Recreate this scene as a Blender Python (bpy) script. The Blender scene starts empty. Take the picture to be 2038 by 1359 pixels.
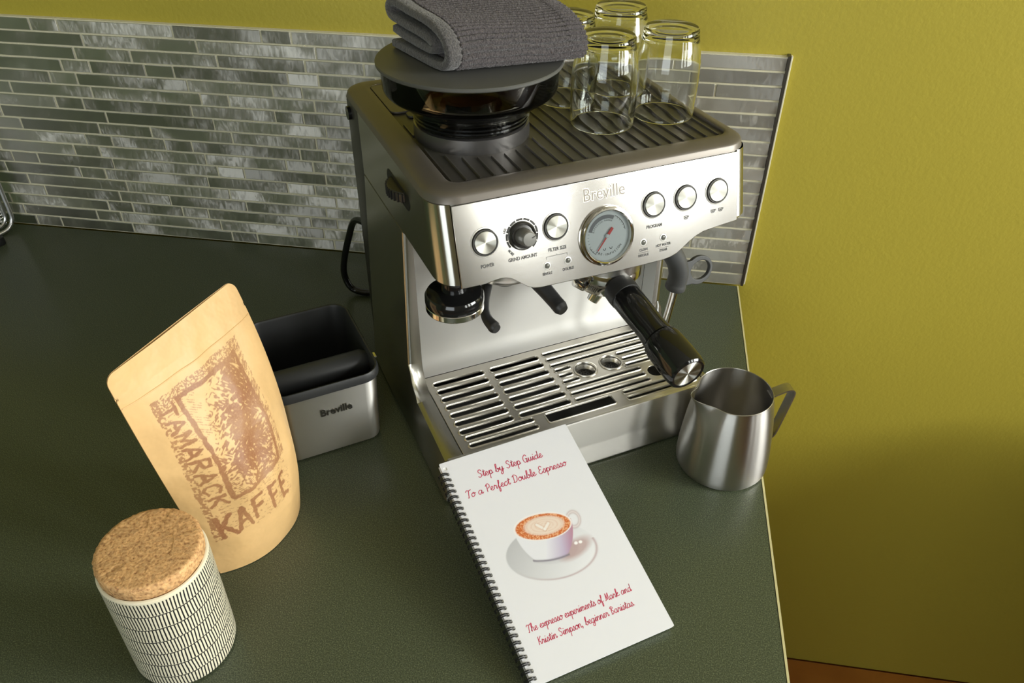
import bpy, bmesh, math, random
import numpy as np
from mathutils import Vector, Matrix, Euler
random.seed(7)
rng = np.random.default_rng(7)
PI = math.pi
sc = bpy.context.scene
COL = sc.collection

# ------------------------------------------------------------------ camera, world, lights, exposure
cam_d = bpy.data.cameras.new('camera'); cam = bpy.data.objects.new('camera', cam_d); COL.objects.link(cam)
YAW, PIT, ROL = 0.1485, 0.6450, 0.0075
fw = Vector((-math.sin(YAW)*math.cos(PIT), math.cos(YAW)*math.cos(PIT), -math.sin(PIT)))
rt = Vector((math.cos(YAW), math.sin(YAW), 0)); up = rt.cross(fw)
r2 = rt*math.cos(ROL) + up*math.sin(ROL); u2 = -rt*math.sin(ROL) + up*math.cos(ROL)
M3 = Matrix((r2, u2, -fw)).transposed()
cam.matrix_world = Matrix.Translation((-0.1797, -1.0364, 0.6384)) @ M3.to_4x4()
cam_d.sensor_width = 36.0; cam_d.lens = 1601.2/2038*36; cam_d.clip_start = 0.02
sc.camera = cam
sc.view_settings.view_transform = 'Standard'; sc.view_settings.look = 'None'
sc.view_settings.gamma = 1.0; sc.view_settings.use_curve_mapping = False
sc.view_settings.exposure = 0.45
cy = sc.cycles; cy.max_bounces = 12; cy.diffuse_bounces = 3; cy.glossy_bounces = 4; cy.transmission_bounces = 12; cy.use_adaptive_sampling = True; cy.adaptive_threshold = 0.025; cy.transparent_max_bounces = 12
w = bpy.data.worlds.new('world'); sc.world = w; w.use_nodes = True
w.node_tree.nodes['Background'].inputs[0].default_value = (0.80, 0.90, 1.0, 1)
w.node_tree.nodes['Background'].inputs[1].default_value = 0.8

def area(name, loc, rot, sx, sy, power, col):
    l = bpy.data.lights.new(name, 'AREA'); l.shape = 'RECTANGLE'; l.size = sx; l.size_y = sy
    l.energy = power; l.color = col
    o = bpy.data.objects.new(name, l); COL.objects.link(o); o.location = loc; o.rotation_euler = rot
    return o
# window light: first two right sashes daylight; third and camera-side one added fill
RX = 2.2; FY = -3.0; LX = -2.3; ZF = -0.914; ZC = 1.55
WINR = [(-2.44, -2.02, 0.38, 1.40), (-1.66, -1.30, 0.38, 1.40), (-1.06, -0.20, 0.32, 1.45)]      # y0,y1,z0,z1 in the right wall; third opening added for general light
WINF = [(-1.25, 0.15, 0.10, 1.25)]                                   # x0,x1,z0,z1 in the camera-side wall; opening added as fill
for (a, b, c, d), e in zip(WINR, (15.5, 14.5, 66)):
    area('window_and_fill_light', (RX+0.05, (a+b)/2, (c+d)/2), (0, PI/2, 0), d-c, b-a, e, (1.0, 0.975, 0.94))
for (a, b, c, d) in WINF:
    area('window_and_fill_light', ((a+b)/2, FY-0.05, (c+d)/2), (PI/2, 0, 0), b-a, d-c, 17, (0.95, 0.97, 1.0))  # unseen fill lamp, added to brighten tiles and room

# ------------------------------------------------------------------ materials
def mat_new(name):
    m = bpy.data.materials.new(name); m.use_nodes = True
    nt = m.node_tree; b = nt.nodes['Principled BSDF']
    return m, nt, b
def N(nt, kind, **kw):
    n = nt.nodes.new(kind)
    for k, v in kw.items(): setattr(n, k, v)
    return n
def L(nt, a, b): nt.links.new(a, b)
def pbr(name, col, rough=0.5, metal=0.0, spec=0.5, coat=0.0, aniso=None, tan=None, bump=None, var=None, sheen=0.0):
    """aniso: strength; tan: local vector along which reflections are stretched, or 'radial'.
    bump: (scale, strength, distance[, stretch]); var: (scale, colour2)"""
    m, nt, b = mat_new(name)
    b.inputs['Base Color'].default_value = (*col, 1); b.inputs['Roughness'].default_value = rough
    b.inputs['Metallic'].default_value = metal; b.inputs['Specular IOR Level'].default_value = spec
    if coat: b.inputs['Coat Weight'].default_value = coat; b.inputs['Coat Roughness'].default_value = 0.08
    if sheen: b.inputs['Sheen Weight'].default_value = sheen
    tc = N(nt, 'ShaderNodeTexCoord')
    if aniso:
        b.inputs['Anisotropic'].default_value = aniso
        if tan == 'radial':
            t = N(nt, 'ShaderNodeTangent', direction_type='RADIAL', axis='Z'); L(nt, t.outputs[0], b.inputs['Tangent'])
            b.inputs['Anisotropic Rotation'].default_value = 0.25
        else:
            vt = N(nt, 'ShaderNodeVectorTransform', vector_type='VECTOR', convert_from='OBJECT', convert_to='WORLD')
            vt.inputs[0].default_value = tan; L(nt, vt.outputs[0], b.inputs['Tangent'])
    if bump:
        no = N(nt, 'ShaderNodeTexNoise'); no.inputs['Scale'].default_value = bump[0]; no.inputs['Detail'].default_value = 3
        if len(bump) > 3:
            mp = N(nt, 'ShaderNodeMapping'); mp.inputs['Scale'].default_value = bump[3]
            L(nt, tc.outputs['Object'], mp.inputs[0]); L(nt, mp.outputs[0], no.inputs[0])
        else: L(nt, tc.outputs['Object'], no.inputs[0])
        bp = N(nt, 'ShaderNodeBump'); bp.inputs['Strength'].default_value = bump[1]; bp.inputs['Distance'].default_value = bump[2]
        L(nt, no.outputs[0], bp.inputs['Height']); L(nt, bp.outputs[0], b.inputs['Normal'])
    if var:
        no = N(nt, 'ShaderNodeTexNoise'); no.inputs['Scale'].default_value = var[0]; no.inputs['Detail'].default_value = 4
        L(nt, tc.outputs['Object'], no.inputs[0])
        rp = N(nt, 'ShaderNodeValToRGB'); rp.color_ramp.elements[0].position = 0.35; rp.color_ramp.elements[1].position = 0.65
        rp.color_ramp.elements[0].color = (*col, 1); rp.color_ramp.elements[1].color = (*var[1], 1)
        L(nt, no.outputs[0], rp.inputs[0]); L(nt, rp.outputs[0], b.inputs['Base Color'])
    return m

M = {}
M['wall'] = pbr('olive_paint', (0.425, 0.350, 0.046), 0.42, spec=0.35, bump=(160, 0.18, 0.002))
M['wall_room'] = pbr('room_paint', (0.30, 0.27, 0.12), 0.7)
M['ceil'] = pbr('ceiling_paint', (0.55, 0.53, 0.48), 0.8)
M['floor'] = pbr('oak_floor', (0.50, 0.19, 0.035), 0.34, var=(6, (0.36, 0.125, 0.022)), bump=(40, 0.1, 0.002, (0.2, 3, 1)))
M['grout'] = pbr('grout', (0.66, 0.62, 0.46), 0.9, bump=(400, 0.3, 0.001))
M['steel'] = pbr('brushed_steel', (0.66, 0.64, 0.60), 0.27, 1.0)
M['chrome'] = pbr('chrome', (0.72, 0.70, 0.66), 0.10, 1.0)
M['panel'] = pbr('panel_steel', (0.58, 0.56, 0.53), 0.19, 1.0, aniso=0.6, tan=(0, 1, 0), bump=(300, 0.03, 0.0003, (0.06, 5, 1)))
M['side'] = pbr('side_steel', (0.46, 0.45, 0.41), 0.26, 1.0, aniso=0.8, tan=(0, 0, 1))
M['splash'] = pbr('splash_steel', (0.74, 0.73, 0.71), 0.50, 1.0, aniso=0.9, tan=(0, 0, 1))
M['tray'] = pbr('tray_steel', (0.66, 0.63, 0.57), 0.30, 1.0, aniso=0.6, tan=(0, 1, 0))
M['fascia'] = pbr('fascia_steel', (0.68, 0.66, 0.62), 0.32, 1.0, aniso=0.9, tan=(0, 0, 1))
M['jug'] = pbr('jug_steel', (0.54, 0.52, 0.49), 0.30, 1.0, aniso=0.97, tan=(0, 0, 1), bump=(200, 0.06, 0.0006, (1, 1, 9)))
M['spun'] = pbr('spun_steel', (0.74, 0.73, 0.66), 0.42, 1.0, aniso=1.0, tan='radial')
M['lid'] = pbr('warm_grey_lid', (0.165, 0.145, 0.125), 0.40, 0.45)
M['kshell'] = pbr('knock_steel', (0.66, 0.645, 0.61), 0.48, 1.0, aniso=0.9, tan=(0, 0, 1))
M['cup_tray'] = pbr('dark_cup_tray', (0.070, 0.064, 0.055), 0.36, 0.25)
M['rib'] = pbr('rib_grey', (0.085, 0.078, 0.068), 0.30, 0.3)
M['black'] = pbr('black_gloss', (0.008, 0.008, 0.008), 0.10, spec=0.5)
M['blackm'] = pbr('black_matte', (0.018, 0.018, 0.018), 0.45)
M['dark'] = pbr('dark_plastic', (0.030, 0.027, 0.024), 0.32)
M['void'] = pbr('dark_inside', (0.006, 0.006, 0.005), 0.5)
M['rubber'] = pbr('grey_rubber', (0.055, 0.056, 0.056), 0.55, bump=(900, 0.1, 0.0005))
M['knock_rubber'] = pbr('knock_rubber', (0.028, 0.029, 0.030), 0.45)
M['hoplid'] = pbr('hopper_lid_plastic', (0.085, 0.085, 0.078), 0.42)
M['ink'] = pbr('panel_ink', (0.05, 0.048, 0.045), 0.6)
M['ring'] = pbr('button_ring', (0.055, 0.053, 0.05), 0.30, 0.6)
M['halo'] = pbr('button_halo', (0.86, 0.85, 0.80), 0.35, 0.6)
M['logo'] = pbr('logo_pale', (0.85, 0.82, 0.74), 0.35, 0.5)
M['dialf'] = pbr('gauge_face', (0.55, 0.60, 0.60), 0.5)
M['dialb'] = pbr('gauge_band', (0.16, 0.17, 0.18), 0.5)
M['red'] = pbr('needle_red', (0.50, 0.02, 0.015), 0.4)
M['led'] = pbr('indicator_lens', (0.10, 0.10, 0.085), 0.15)
M['paper'] = pbr('paper_white', (0.74, 0.735, 0.76), 0.30, spec=0.4)
M['pages'] = pbr('page_edges', (0.80, 0.79, 0.76), 0.8, bump=(1, 0.4, 0.0006, (1, 1, 2500)))
M['pink'] = pbr('crimson_ink', (0.52, 0.045, 0.10), 0.4)
M['wire'] = pbr('black_wire', (0.03, 0.03, 0.032), 0.25, 0.5)
M['cork_side'] = None
M['cream'] = pbr('cream_edge', (0.62, 0.56, 0.30), 0.5)
M['trimm'] = pbr('dark_trim', (0.10, 0.09, 0.075), 0.35, 0.7)
M['caulk'] = pbr('caulk', (0.62, 0.58, 0.42), 0.7)
M['wood'] = pbr('trim_wood', (0.50, 0.22, 0.07), 0.4, var=(9, (0.40, 0.16, 0.05)))
M['dwood'] = pbr('dark_wood', (0.09, 0.05, 0.03), 0.4)
M['alu'] = pbr('mesh_aluminium', (0.70, 0.70, 0.70), 0.28, 1.0)
M['cream_ceramic'] = None

def counter_mat():
    m, nt, b = mat_new('green_laminate'); tc = N(nt, 'ShaderNodeTexCoord')
    n1 = N(nt, 'ShaderNodeTexNoise'); n1.inputs['Scale'].default_value = 950; n1.inputs['Detail'].default_value = 2
    L(nt, tc.outputs['Object'], n1.inputs[0])
    rp = N(nt, 'ShaderNodeValToRGB'); cr = rp.color_ramp
    cr.elements[0].position = 0.32; cr.elements[0].color = (0.031, 0.040, 0.024, 1)
    cr.elements[1].position = 0.72; cr.elements[1].color = (0.165, 0.185, 0.112, 1)
    e = cr.elements.new(0.52); e.color = (0.067, 0.080, 0.048, 1)
    L(nt, n1.outputs[0], rp.inputs[0]); L(nt, rp.outputs[0], b.inputs['Base Color'])
    b.inputs['Roughness'].default_value = 0.30; b.inputs['Specular IOR Level'].default_value = 0.45
    n2 = N(nt, 'ShaderNodeTexNoise'); n2.inputs['Scale'].default_value = 700; L(nt, tc.outputs['Object'], n2.inputs[0])
    bp = N(nt, 'ShaderNodeBump'); bp.inputs['Strength'].default_value = 0.07; bp.inputs['Distance'].default_value = 0.001
    L(nt, n2.outputs[0], bp.inputs['Height']); L(nt, bp.outputs[0], b.inputs['Normal'])
    return m
M['counter'] = counter_mat()

def tile_mat():
    m, nt, b = mat_new('swirled_aluminium'); tc = N(nt, 'ShaderNodeTexCoord'); oi = N(nt, 'ShaderNodeObjectInfo')
    # each tile gets its own patch of the swirl pattern
    mul = N(nt, 'ShaderNodeVectorMath', operation='SCALE'); cx = N(nt, 'ShaderNodeCombineXYZ')
    L(nt, oi.outputs['Random'], cx.inputs[0]); L(nt, oi.outputs['Random'], cx.inputs[2])
    L(nt, cx.outputs[0], mul.inputs[0]); mul.inputs[3].default_value = 37.0
    add = N(nt, 'ShaderNodeVectorMath', operation='ADD'); L(nt, tc.outputs['Object'], add.inputs[0]); L(nt, mul.outputs[0], add.inputs[1])
    n1 = N(nt, 'ShaderNodeTexNoise'); n1.inputs['Scale'].default_value = 11; n1.inputs['Detail'].default_value = 1.5; n1.inputs['Distortion'].default_value = 0.8
    L(nt, add.outputs[0], n1.inputs[0])
    mr = N(nt, 'ShaderNodeMapRange'); mr.inputs[1].default_value = 0.3; mr.inputs[2].default_value = 0.7; mr.inputs[3].default_value = 0.0; mr.inputs[4].default_value = 0.22
    L(nt, n1.outputs[0], mr.inputs[0])
    nf = N(nt, 'ShaderNodeTexNoise'); nf.inputs['Scale'].default_value = 150; nf.inputs['Detail'].default_value = 5; nf.inputs['Distortion'].default_value = 1.5
    mpf = N(nt, 'ShaderNodeMapping'); mpf.inputs['Scale'].default_value = (1.0, 1.0, 0.35); mpf.inputs['Rotation'].default_value = (0, 0.6, 0)
    L(nt, add.outputs[0], mpf.inputs[0]); L(nt, mpf.outputs[0], nf.inputs[0])
    mf = N(nt, 'ShaderNodeMath', operation='MULTIPLY_ADD'); L(nt, nf.outputs[0], mf.inputs[0]); mf.inputs[1].default_value = 0.26; L(nt, mr.outputs[0], mf.inputs[2])
    L(nt, mf.outputs[0], b.inputs['Anisotropic Rotation'])
    vt = N(nt, 'ShaderNodeVectorTransform', vector_type='VECTOR', convert_from='OBJECT', convert_to='WORLD'); vt.inputs[0].default_value = (1, 0, 0)
    L(nt, vt.outputs[0], b.inputs['Tangent']); b.inputs['Anisotropic'].default_value = 0.75
    b.inputs['Metallic'].default_value = 1.0
    # fine scratch arcs
    wv = N(nt, 'ShaderNodeTexNoise'); wv.inputs['Scale'].default_value = 260; wv.inputs['Detail'].default_value = 4; wv.inputs['Distortion'].default_value = 2.0
    mp = N(nt, 'ShaderNodeMapping'); mp.inputs['Scale'].default_value = (1.0, 1.0, 0.22); mp.inputs['Rotation'].default_value = (0, 0.5, 0)
    L(nt, add.outputs[0], mp.inputs[0]); L(nt, mp.outputs[0], wv.inputs[0])
    n3 = N(nt, 'ShaderNodeTexNoise'); n3.inputs['Scale'].default_value = 45; L(nt, add.outputs[0], n3.inputs[0])
    ad = N(nt, 'ShaderNodeMath', operation='MULTIPLY_ADD'); L(nt, n3.outputs[0], ad.inputs[0]); ad.inputs[1].default_value = 1.0; L(nt, wv.outputs[0], ad.inputs[2])
    bp = N(nt, 'ShaderNodeBump'); bp.inputs['Strength'].default_value = 0.12; bp.inputs['Distance'].default_value = 0.0003
    L(nt, ad.outputs[0], bp.inputs['Height']); L(nt, bp.outputs[0], b.inputs['Normal'])
    hs = N(nt, 'ShaderNodeMapRange'); hs.inputs[3].default_value = 0.42; hs.inputs[4].default_value = 0.68; L(nt, oi.outputs['Random'], hs.inputs[0])
    cc = N(nt, 'ShaderNodeCombineColor')
    for i, f in enumerate((1.0, 0.97, 0.89)):
        q = N(nt, 'ShaderNodeMath', operation='MULTIPLY'); q.inputs[1].default_value = f; L(nt, hs.outputs[0], q.inputs[0]); L(nt, q.outputs[0], cc.inputs[i])
    L(nt, cc.outputs[0], b.inputs['Base Color'])
    b.inputs['Roughness'].default_value = 0.54
    return m
M['tile'] = tile_mat()

def cork_mat():
    m, nt, b = mat_new('cork'); tc = N(nt, 'ShaderNodeTexCoord')
    v = N(nt, 'ShaderNodeTexVoronoi'); v.inputs['Scale'].default_value = 330; L(nt, tc.outputs['Object'], v.inputs[0])
    n = N(nt, 'ShaderNodeTexNoise'); n.inputs['Scale'].default_value = 420; n.inputs['Detail'].default_value = 4; L(nt, tc.outputs['Object'], n.inputs[0])
    rp = N(nt, 'ShaderNodeValToRGB'); cr = rp.color_ramp
    cr.elements[0].position = 0.30; cr.elements[0].color = (0.36, 0.17, 0.07, 1); cr.elements[1].position = 0.75; cr.elements[1].color = (0.85, 0.54, 0.26, 1)
    e = cr.elements.new(0.46); e.color = (0.66, 0.375, 0.16, 1)
    L(nt, n.outputs[0], rp.inputs[0])
    mx = N(nt, 'ShaderNodeMix', data_type='RGBA', blend_type='MULTIPLY'); mx.inputs[0].default_value = 0.45
    rp2 = N(nt, 'ShaderNodeValToRGB'); rp2.color_ramp.elements[0].color = (0.55, 0.5, 0.45, 1); rp2.color_ramp.elements[1].color = (1.25, 1.2, 1.1, 1)
    sp = N(nt, 'ShaderNodeSeparateColor'); L(nt, v.outputs['Color'], sp.inputs[0]); L(nt, sp.outputs[0], rp2.inputs[0])
    L(nt, rp.outputs[0], mx.inputs[6]); L(nt, rp2.outputs[0], mx.inputs[7]); L(nt, mx.outputs[2], b.inputs['Base Color'])
    b.inputs['Roughness'].default_value = 0.75
    bp = N(nt, 'ShaderNodeBump'); bp.inputs['Strength'].default_value = 0.6; bp.inputs['Distance'].default_value = 0.0008
    L(nt, n.outputs[0], bp.inputs['Height']); L(nt, bp.outputs[0], b.inputs['Normal'])
    return m
M['cork'] = cork_mat()

def attr_mat(name, rough, bump=None):
    m, nt, b = mat_new(name); a = N(nt, 'ShaderNodeAttribute', attribute_name='print')
    L(nt, a.outputs['Color'], b.inputs['Base Color']); b.inputs['Roughness'].default_value = rough
    if bump:
        tc = N(nt, 'ShaderNodeTexCoord'); n = N(nt, 'ShaderNodeTexNoise'); n.inputs['Scale'].default_value = bump[0]; n.inputs['Detail'].default_value = 3
        L(nt, tc.outputs['Object'], n.inputs[0]); bp = N(nt, 'ShaderNodeBump'); bp.inputs['Strength'].default_value = bump[1]; bp.inputs['Distance'].default_value = bump[2]
        L(nt, n.outputs[0], bp.inputs['Height']); L(nt, bp.outputs[0], b.inputs['Normal'])
    return m
M['kraft'] = attr_mat('printed_kraft_paper', 0.50, (35, 0.35, 0.006))
M['photo'] = attr_mat('printed_photo', 0.30)

def glass_mat(name, col, ior=1.46, rough=0.0):
    m, nt, b = mat_new(name)
    b.inputs['Base Color'].default_value = (*col, 1); b.inputs['Transmission Weight'].default_value = 1.0
    b.inputs['IOR'].default_value = ior; b.inputs['Roughness'].default_value = rough
    return m
M['glass'] = glass_mat('clear_glass', (0.975, 0.99, 0.975))
def film_mat(name, tint, gl=0.03):
    m, nt, b = mat_new(name); out = nt.nodes['Material Output']
    t = N(nt, 'ShaderNodeBsdfTransparent'); t.inputs[0].default_value = (*tint, 1)
    g = N(nt, 'ShaderNodeBsdfGlossy'); g.inputs['Roughness'].default_value = gl
    f = N(nt, 'ShaderNodeFresnel'); f.inputs[0].default_value = 1.46
    mx = N(nt, 'ShaderNodeMixShader'); L(nt, f.outputs[0], mx.inputs[0]); L(nt, t.outputs[0], mx.inputs[1]); L(nt, g.outputs[0], mx.inputs[2])
    L(nt, mx.outputs[0], out.inputs[0]); return m
M['smoke'] = film_mat('smoked_plastic', (0.60, 0.60, 0.57))
M['pane'] = film_mat('window_pane', (0.95, 0.97, 0.96), 0.01)
M['lens'] = film_mat('gauge_lens', (0.95, 0.96, 0.96), 0.02)

def canister_mat():
    """cream ceramic with rows of hand-drawn black strokes"""
    m, nt, b = mat_new('striped_ceramic'); tc = N(nt, 'ShaderNodeTexCoord'); sx = N(nt, 'ShaderNodeSeparateXYZ'); L(nt, tc.outputs['Object'], sx.inputs[0])
    def mth(op, a, c=None, d=None):
        n = N(nt, 'ShaderNodeMath', operation=op)
        for i, v in enumerate((a, c, d)):
            if v is None: continue
            if isinstance(v, (int, float)): n.inputs[i].default_value = v
            else: L(nt, v, n.inputs[i])
        return n.outputs[0]
    ang = mth('ARCTAN2', sx.outputs[1], sx.outputs[0])
    nz = N(nt, 'ShaderNodeTexNoise'); nz.inputs['Scale'].default_value = 28; L(nt, tc.outputs['Object'], nz.inputs[0])
    wob = mth('MULTIPLY', mth('SUBTRACT', nz.outputs[0], 0.5), 0.004)
    zz = mth('ADD', sx.outputs[2], wob)
    row = mth('DIVIDE', mth('SUBTRACT', 0.1160, zz), 0.0163)
    fr = mth('FRACT', row); ri = mth('FLOOR', row)
    shift = mth('FRACT', mth('MULTIPLY', ri, 0.37))
    skew = mth('MULTIPLY', mth('SINE', mth('ADD', mth('MULTIPLY', ang, 5.0), mth('MULTIPLY', ri, 2.1))), 0.30)
    nz2 = N(nt, 'ShaderNodeTexNoise'); nz2.inputs['Scale'].default_value = 60; L(nt, tc.outputs['Object'], nz2.inputs[0])
    j = mth('MULTIPLY', mth('SUBTRACT', nz2.outputs[0], 0.5), 0.35)
    ph = mth('ADD', mth('ADD', mth('ADD', mth('MULTIPLY', ang, 100/(2*PI)), shift), mth('MULTIPLY', skew, fr)), j)
    d = mth('ABSOLUTE', mth('SUBTRACT', mth('FRACT', ph), 0.5))
    line = mth('LESS_THAN', d, 0.205)
    top = mth('MULTIPLY', mth('GREATER_THAN', fr, 0.035), mth('LESS_THAN', fr, 0.985))
    line = mth('MULTIPLY', line, top)
    hl = mth('MULTIPLY', mth('LESS_THAN', mth('ABSOLUTE', mth('SUBTRACT', fr, 0.02)), 0.045), mth('GREATER_THAN', row, 0.5))
    ink = mth('MAXIMUM', line, hl)
    ink = mth('MULTIPLY', ink, mth('GREATER_THAN', row, 0.06))
    mx = N(nt, 'ShaderNodeMix', data_type='RGBA'); L(nt, ink, mx.inputs[0])
    mx.inputs[6].default_value = (0.80, 0.74, 0.56, 1); mx.inputs[7].default_value = (0.018, 0.018, 0.02, 1)
    L(nt, mx.outputs[2], b.inputs['Base Color']); b.inputs['Roughness'].default_value = 0.38
    return m
M['canister'] = canister_mat()
M['cream_ceramic'] = pbr('cream_ceramic', (0.78, 0.70, 0.52), 0.4)

def towel_mat(name, c1, c2):
    m, nt, b = mat_new(name); tc = N(nt, 'ShaderNodeTexCoord')
    n = N(nt, 'ShaderNodeTexNoise'); n.inputs['Scale'].default_value = 650; n.inputs['Detail'].default_value = 2; L(nt, tc.outputs['Object'], n.inputs[0])
    rp = N(nt, 'ShaderNodeValToRGB'); rp.color_ramp.elements[0].position = 0.25; rp.color_ramp.elements[1].position = 0.75
    rp.color_ramp.elements[0].color = (*c1, 1); rp.color_ramp.elements[1].color = (*c2, 1)
    L(nt, n.outputs[0], rp.inputs[0]); L(nt, rp.outputs[0], b.inputs['Base Color']); b.inputs['Roughness'].default_value = 0.95
    b.inputs['Sheen Weight'].default_value = 0.25; b.inputs['Specular IOR Level'].default_value = 0.1
    bp = N(nt, 'ShaderNodeBump'); bp.inputs['Strength'].default_value = 0.9; bp.inputs['Distance'].default_value = 0.0012
    L(nt, n.outputs[0], bp.inputs['Height']); L(nt, bp.outputs[0], b.inputs['Normal'])
    return m
M['towel'] = towel_mat('charcoal_terry', (0.055, 0.048, 0.049), (0.115, 0.100, 0.100))
M['hem'] = towel_mat('charcoal_hem', (0.072, 0.067, 0.066), (0.150, 0.140, 0.136))

# ------------------------------------------------------------------ mesh helpers
def link(name, me, mat, parent=None, loc=None, rot=None, smooth=True):
    o = bpy.data.objects.new(name, me); COL.objects.link(o)
    if mat is not None:
        if len(me.materials) == 0: me.materials.append(mat)
    if parent is not None: o.parent = parent
    if loc is not None: o.location = loc
    if rot is not None: o.rotation_euler = rot
    return o
def mesh(name, verts, faces, smooth=False, ang=35):
    me = bpy.data.meshes.new(name); me.from_pydata([tuple(v) for v in verts], [], faces); me.validate(); me.update()
    bm = bmesh.new(); bm.from_mesh(me); bmesh.ops.remove_doubles(bm, verts=bm.verts, dist=1e-6); bmesh.ops.recalc_face_normals(bm, faces=bm.faces); bm.to_mesh(me); bm.free()
    if smooth: shade(me, ang)
    return me
def shade(me, ang=35):
    me.polygons.foreach_set('use_smooth', [True]*len(me.polygons))
    try: me.set_sharp_from_angle(angle=math.radians(ang))
    except Exception: pass
def empty(name, loc, rz=0, label=None, cat=None, group=None):
    o = bpy.data.objects.new(name, None); COL.objects.link(o); o.location = loc; o.rotation_euler = (0, 0, rz)
    o.empty_display_size = 0.02
    tag(o, label, cat, group); return o
def tag(o, label=None, cat=None, group=None, kind=None):
    if label: o['label'] = label
    if cat: o['category'] = cat
    if group: o['group'] = group
    if kind: o['kind'] = kind
    return o
def bm_me(bm, name, smooth=True, ang=35):
    me = bpy.data.meshes.new(name); bmesh.ops.recalc_face_normals(bm, faces=bm.faces); bm.to_mesh(me); bm.free()
    if smooth: shade(me, ang)
    return me
def box_me(name, x0, x1, y0, y1, z0, z1, bev=0.0, seg=2):
    bm = bmesh.new()
    vs = [bm.verts.new((x, y, z)) for x in (x0, x1) for y in (y0, y1) for z in (z0, z1)]
    for f in ((0, 1, 3, 2), (4, 6, 7, 5), (0, 4, 5, 1), (2, 3, 7, 6), (0, 2, 6, 4), (1, 5, 7, 3)): bm.faces.new([vs[i] for i in f])
    if bev: bmesh.ops.bevel(bm, geom=bm.edges[:], offset=bev, segments=seg, affect='EDGES', profile=0.5)
    return bm_me(bm, name, bool(bev))
def loft(name, rings, cap0=True, cap1=True, closed=True, smooth=True, ang=35):
    n = len(rings[0]); v = [p for r in rings for p in r]; f = []
    m = n if closed else n-1
    for i in range(len(rings)-1):
        for j in range(m):
            a, b_ = i*n+j, i*n+(j+1) % n; f.append((a, b_, b_+n, a+n))
    if cap0: f.append(tuple(range(n-1, -1, -1)))
    if cap1: f.append(tuple(range((len(rings)-1)*n, len(rings)*n)))
    return mesh(name, v, f, smooth, ang)
def lathe(name, prof, n=48, ang=35, cx=0, cy=0):
    """prof: list of (r,z); r==0 ends close the surface"""
    v, f, idx = [], [], []
    for r, z in prof:
        if r < 1e-6: idx.append([len(v)]); v.append((cx, cy, z))
        else:
            idx.append(list(range(len(v), len(v)+n)))
            v += [(cx+r*math.cos(2*PI*k/n), cy+r*math.sin(2*PI*k/n), z) for k in range(n)]
    for a, b_ in zip(idx, idx[1:]):
        for k in range(n):
            k2 = (k+1) % n
            if len(a) == 1 and len(b_) == 1: continue
            if len(a) == 1: f.append((a[0], b_[k], b_[k2]))
            elif len(b_) == 1: f.append((a[k], a[k2], b_[0]))
            else: f.append((a[k], a[k2], b_[k2], b_[k]))
    return mesh(name, v, f, True, ang)
def catmull(pts, n=8, closed=False):
    P = [np.array(p, float) for p in pts]; out = []
    m = len(P)
    rngi = range(m) if closed else range(m-1)
    for i in rngi:
        p0 = P[(i-1) % m] if (closed or i > 0) else 2*P[0]-P[1]
        p1 = P[i]; p2 = P[(i+1) % m]
        p3 = P[(i+2) % m] if (closed or i+2 < m) else 2*P[-1]-P[-2]
        for k in range(n):
            t = k/n
            out.append(0.5*((2*p1)+(p2-p0)*t+(2*p0-5*p1+4*p2-p3)*t*t+(3*p1-p0-3*p2+p3)*t**3))
    if not closed: out.append(P[-1])
    return out
def tube(name, path, rad, n=12, closed=False, flat=None, ang=40):
    P = [Vector(p) for p in path]; m = len(P)
    if not hasattr(rad, '__len__'): rad = [rad]*m
    tang = []
    for i in range(m):
        a = P[(i-1) % m] if (closed or i > 0) else P[i]; b_ = P[(i+1) % m] if (closed or i < m-1) else P[i]
        tang.append((b_-a).normalized())
    u = tang[0].orthogonal().normalized(); rings = []
    if flat is not None: u = (Vector(flat)-tang[0]*tang[0].dot(Vector(flat))).normalized()
    for i in range(m):
        t = tang[i]; u = (u-t*u.dot(t)).normalized(); w_ = t.cross(u)
        rings.append([tuple(P[i]+(u*math.cos(2*PI*k/n)+w_*math.sin(2*PI*k/n))*rad[i]) for k in range(n)])
    if closed: rings.append(rings[0]); return loft(name, rings, False, False, True, True, ang)
    return loft(name, rings, True, True, True, True, ang)
def ribbon(name, path, wdir, half, th):
    """flat strip: path points, wdir = width direction"""
    P = [Vector(p) for p in path]; W = Vector(wdir).normalized(); rings = []
    for i, p in enumerate(P):
        t = (P[min(i+1, len(P)-1)]-P[max(i-1, 0)]).normalized(); nn = t.cross(W).normalized()
        rings.append([tuple(p+W*half+nn*th), tuple(p-W*half+nn*th), tuple(p-W*half-nn*th), tuple(p+W*half-nn*th)])
    return loft(name, rings, True, True, True, True, 40)
def rrect(x0, x1, y0, y1, r, n=6):
    pts = []
    for cx, cy, a in ((x1-r, y1-r, 0), (x0+r, y1-r, 90), (x0+r, y0+r, 180), (x1-r, y0+r, 270)):
        for k in range(n+1):
            t = math.radians(a+90*k/n); pts.append((cx+r*math.cos(t), cy+r*math.sin(t)))
    return pts
def stadium(x0, x1, y, h, n=6):
    pts = []
    for cx, a in ((x1-h, -90), (x0+h, 90)):
        for k in range(n+1):
            t = math.radians(a+180*k/n); pts.append((cx+h*math.cos(t), y+h*math.sin(t)))
    return pts
def shape(name, outer, holes, half, bev=0.0):
    """plate with holes as mesh (local XY plane, thickness 2*half+2*bev)"""
    cu = bpy.data.curves.new(name, 'CURVE'); cu.dimensions = '2D'; cu.fill_mode = 'BOTH'; cu.extrude = half
    cu.bevel_depth = bev; cu.bevel_resolution = 2; cu.offset = -bev
    for pts in [outer]+list(holes):
        s = cu.splines.new('POLY'); s.points.add(len(pts)-1); s.use_cyclic_u = True
        for q, p in zip(s.points, pts): q.co = (p[0], p[1], 0, 1)
    return curve_me(cu, name)
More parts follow.
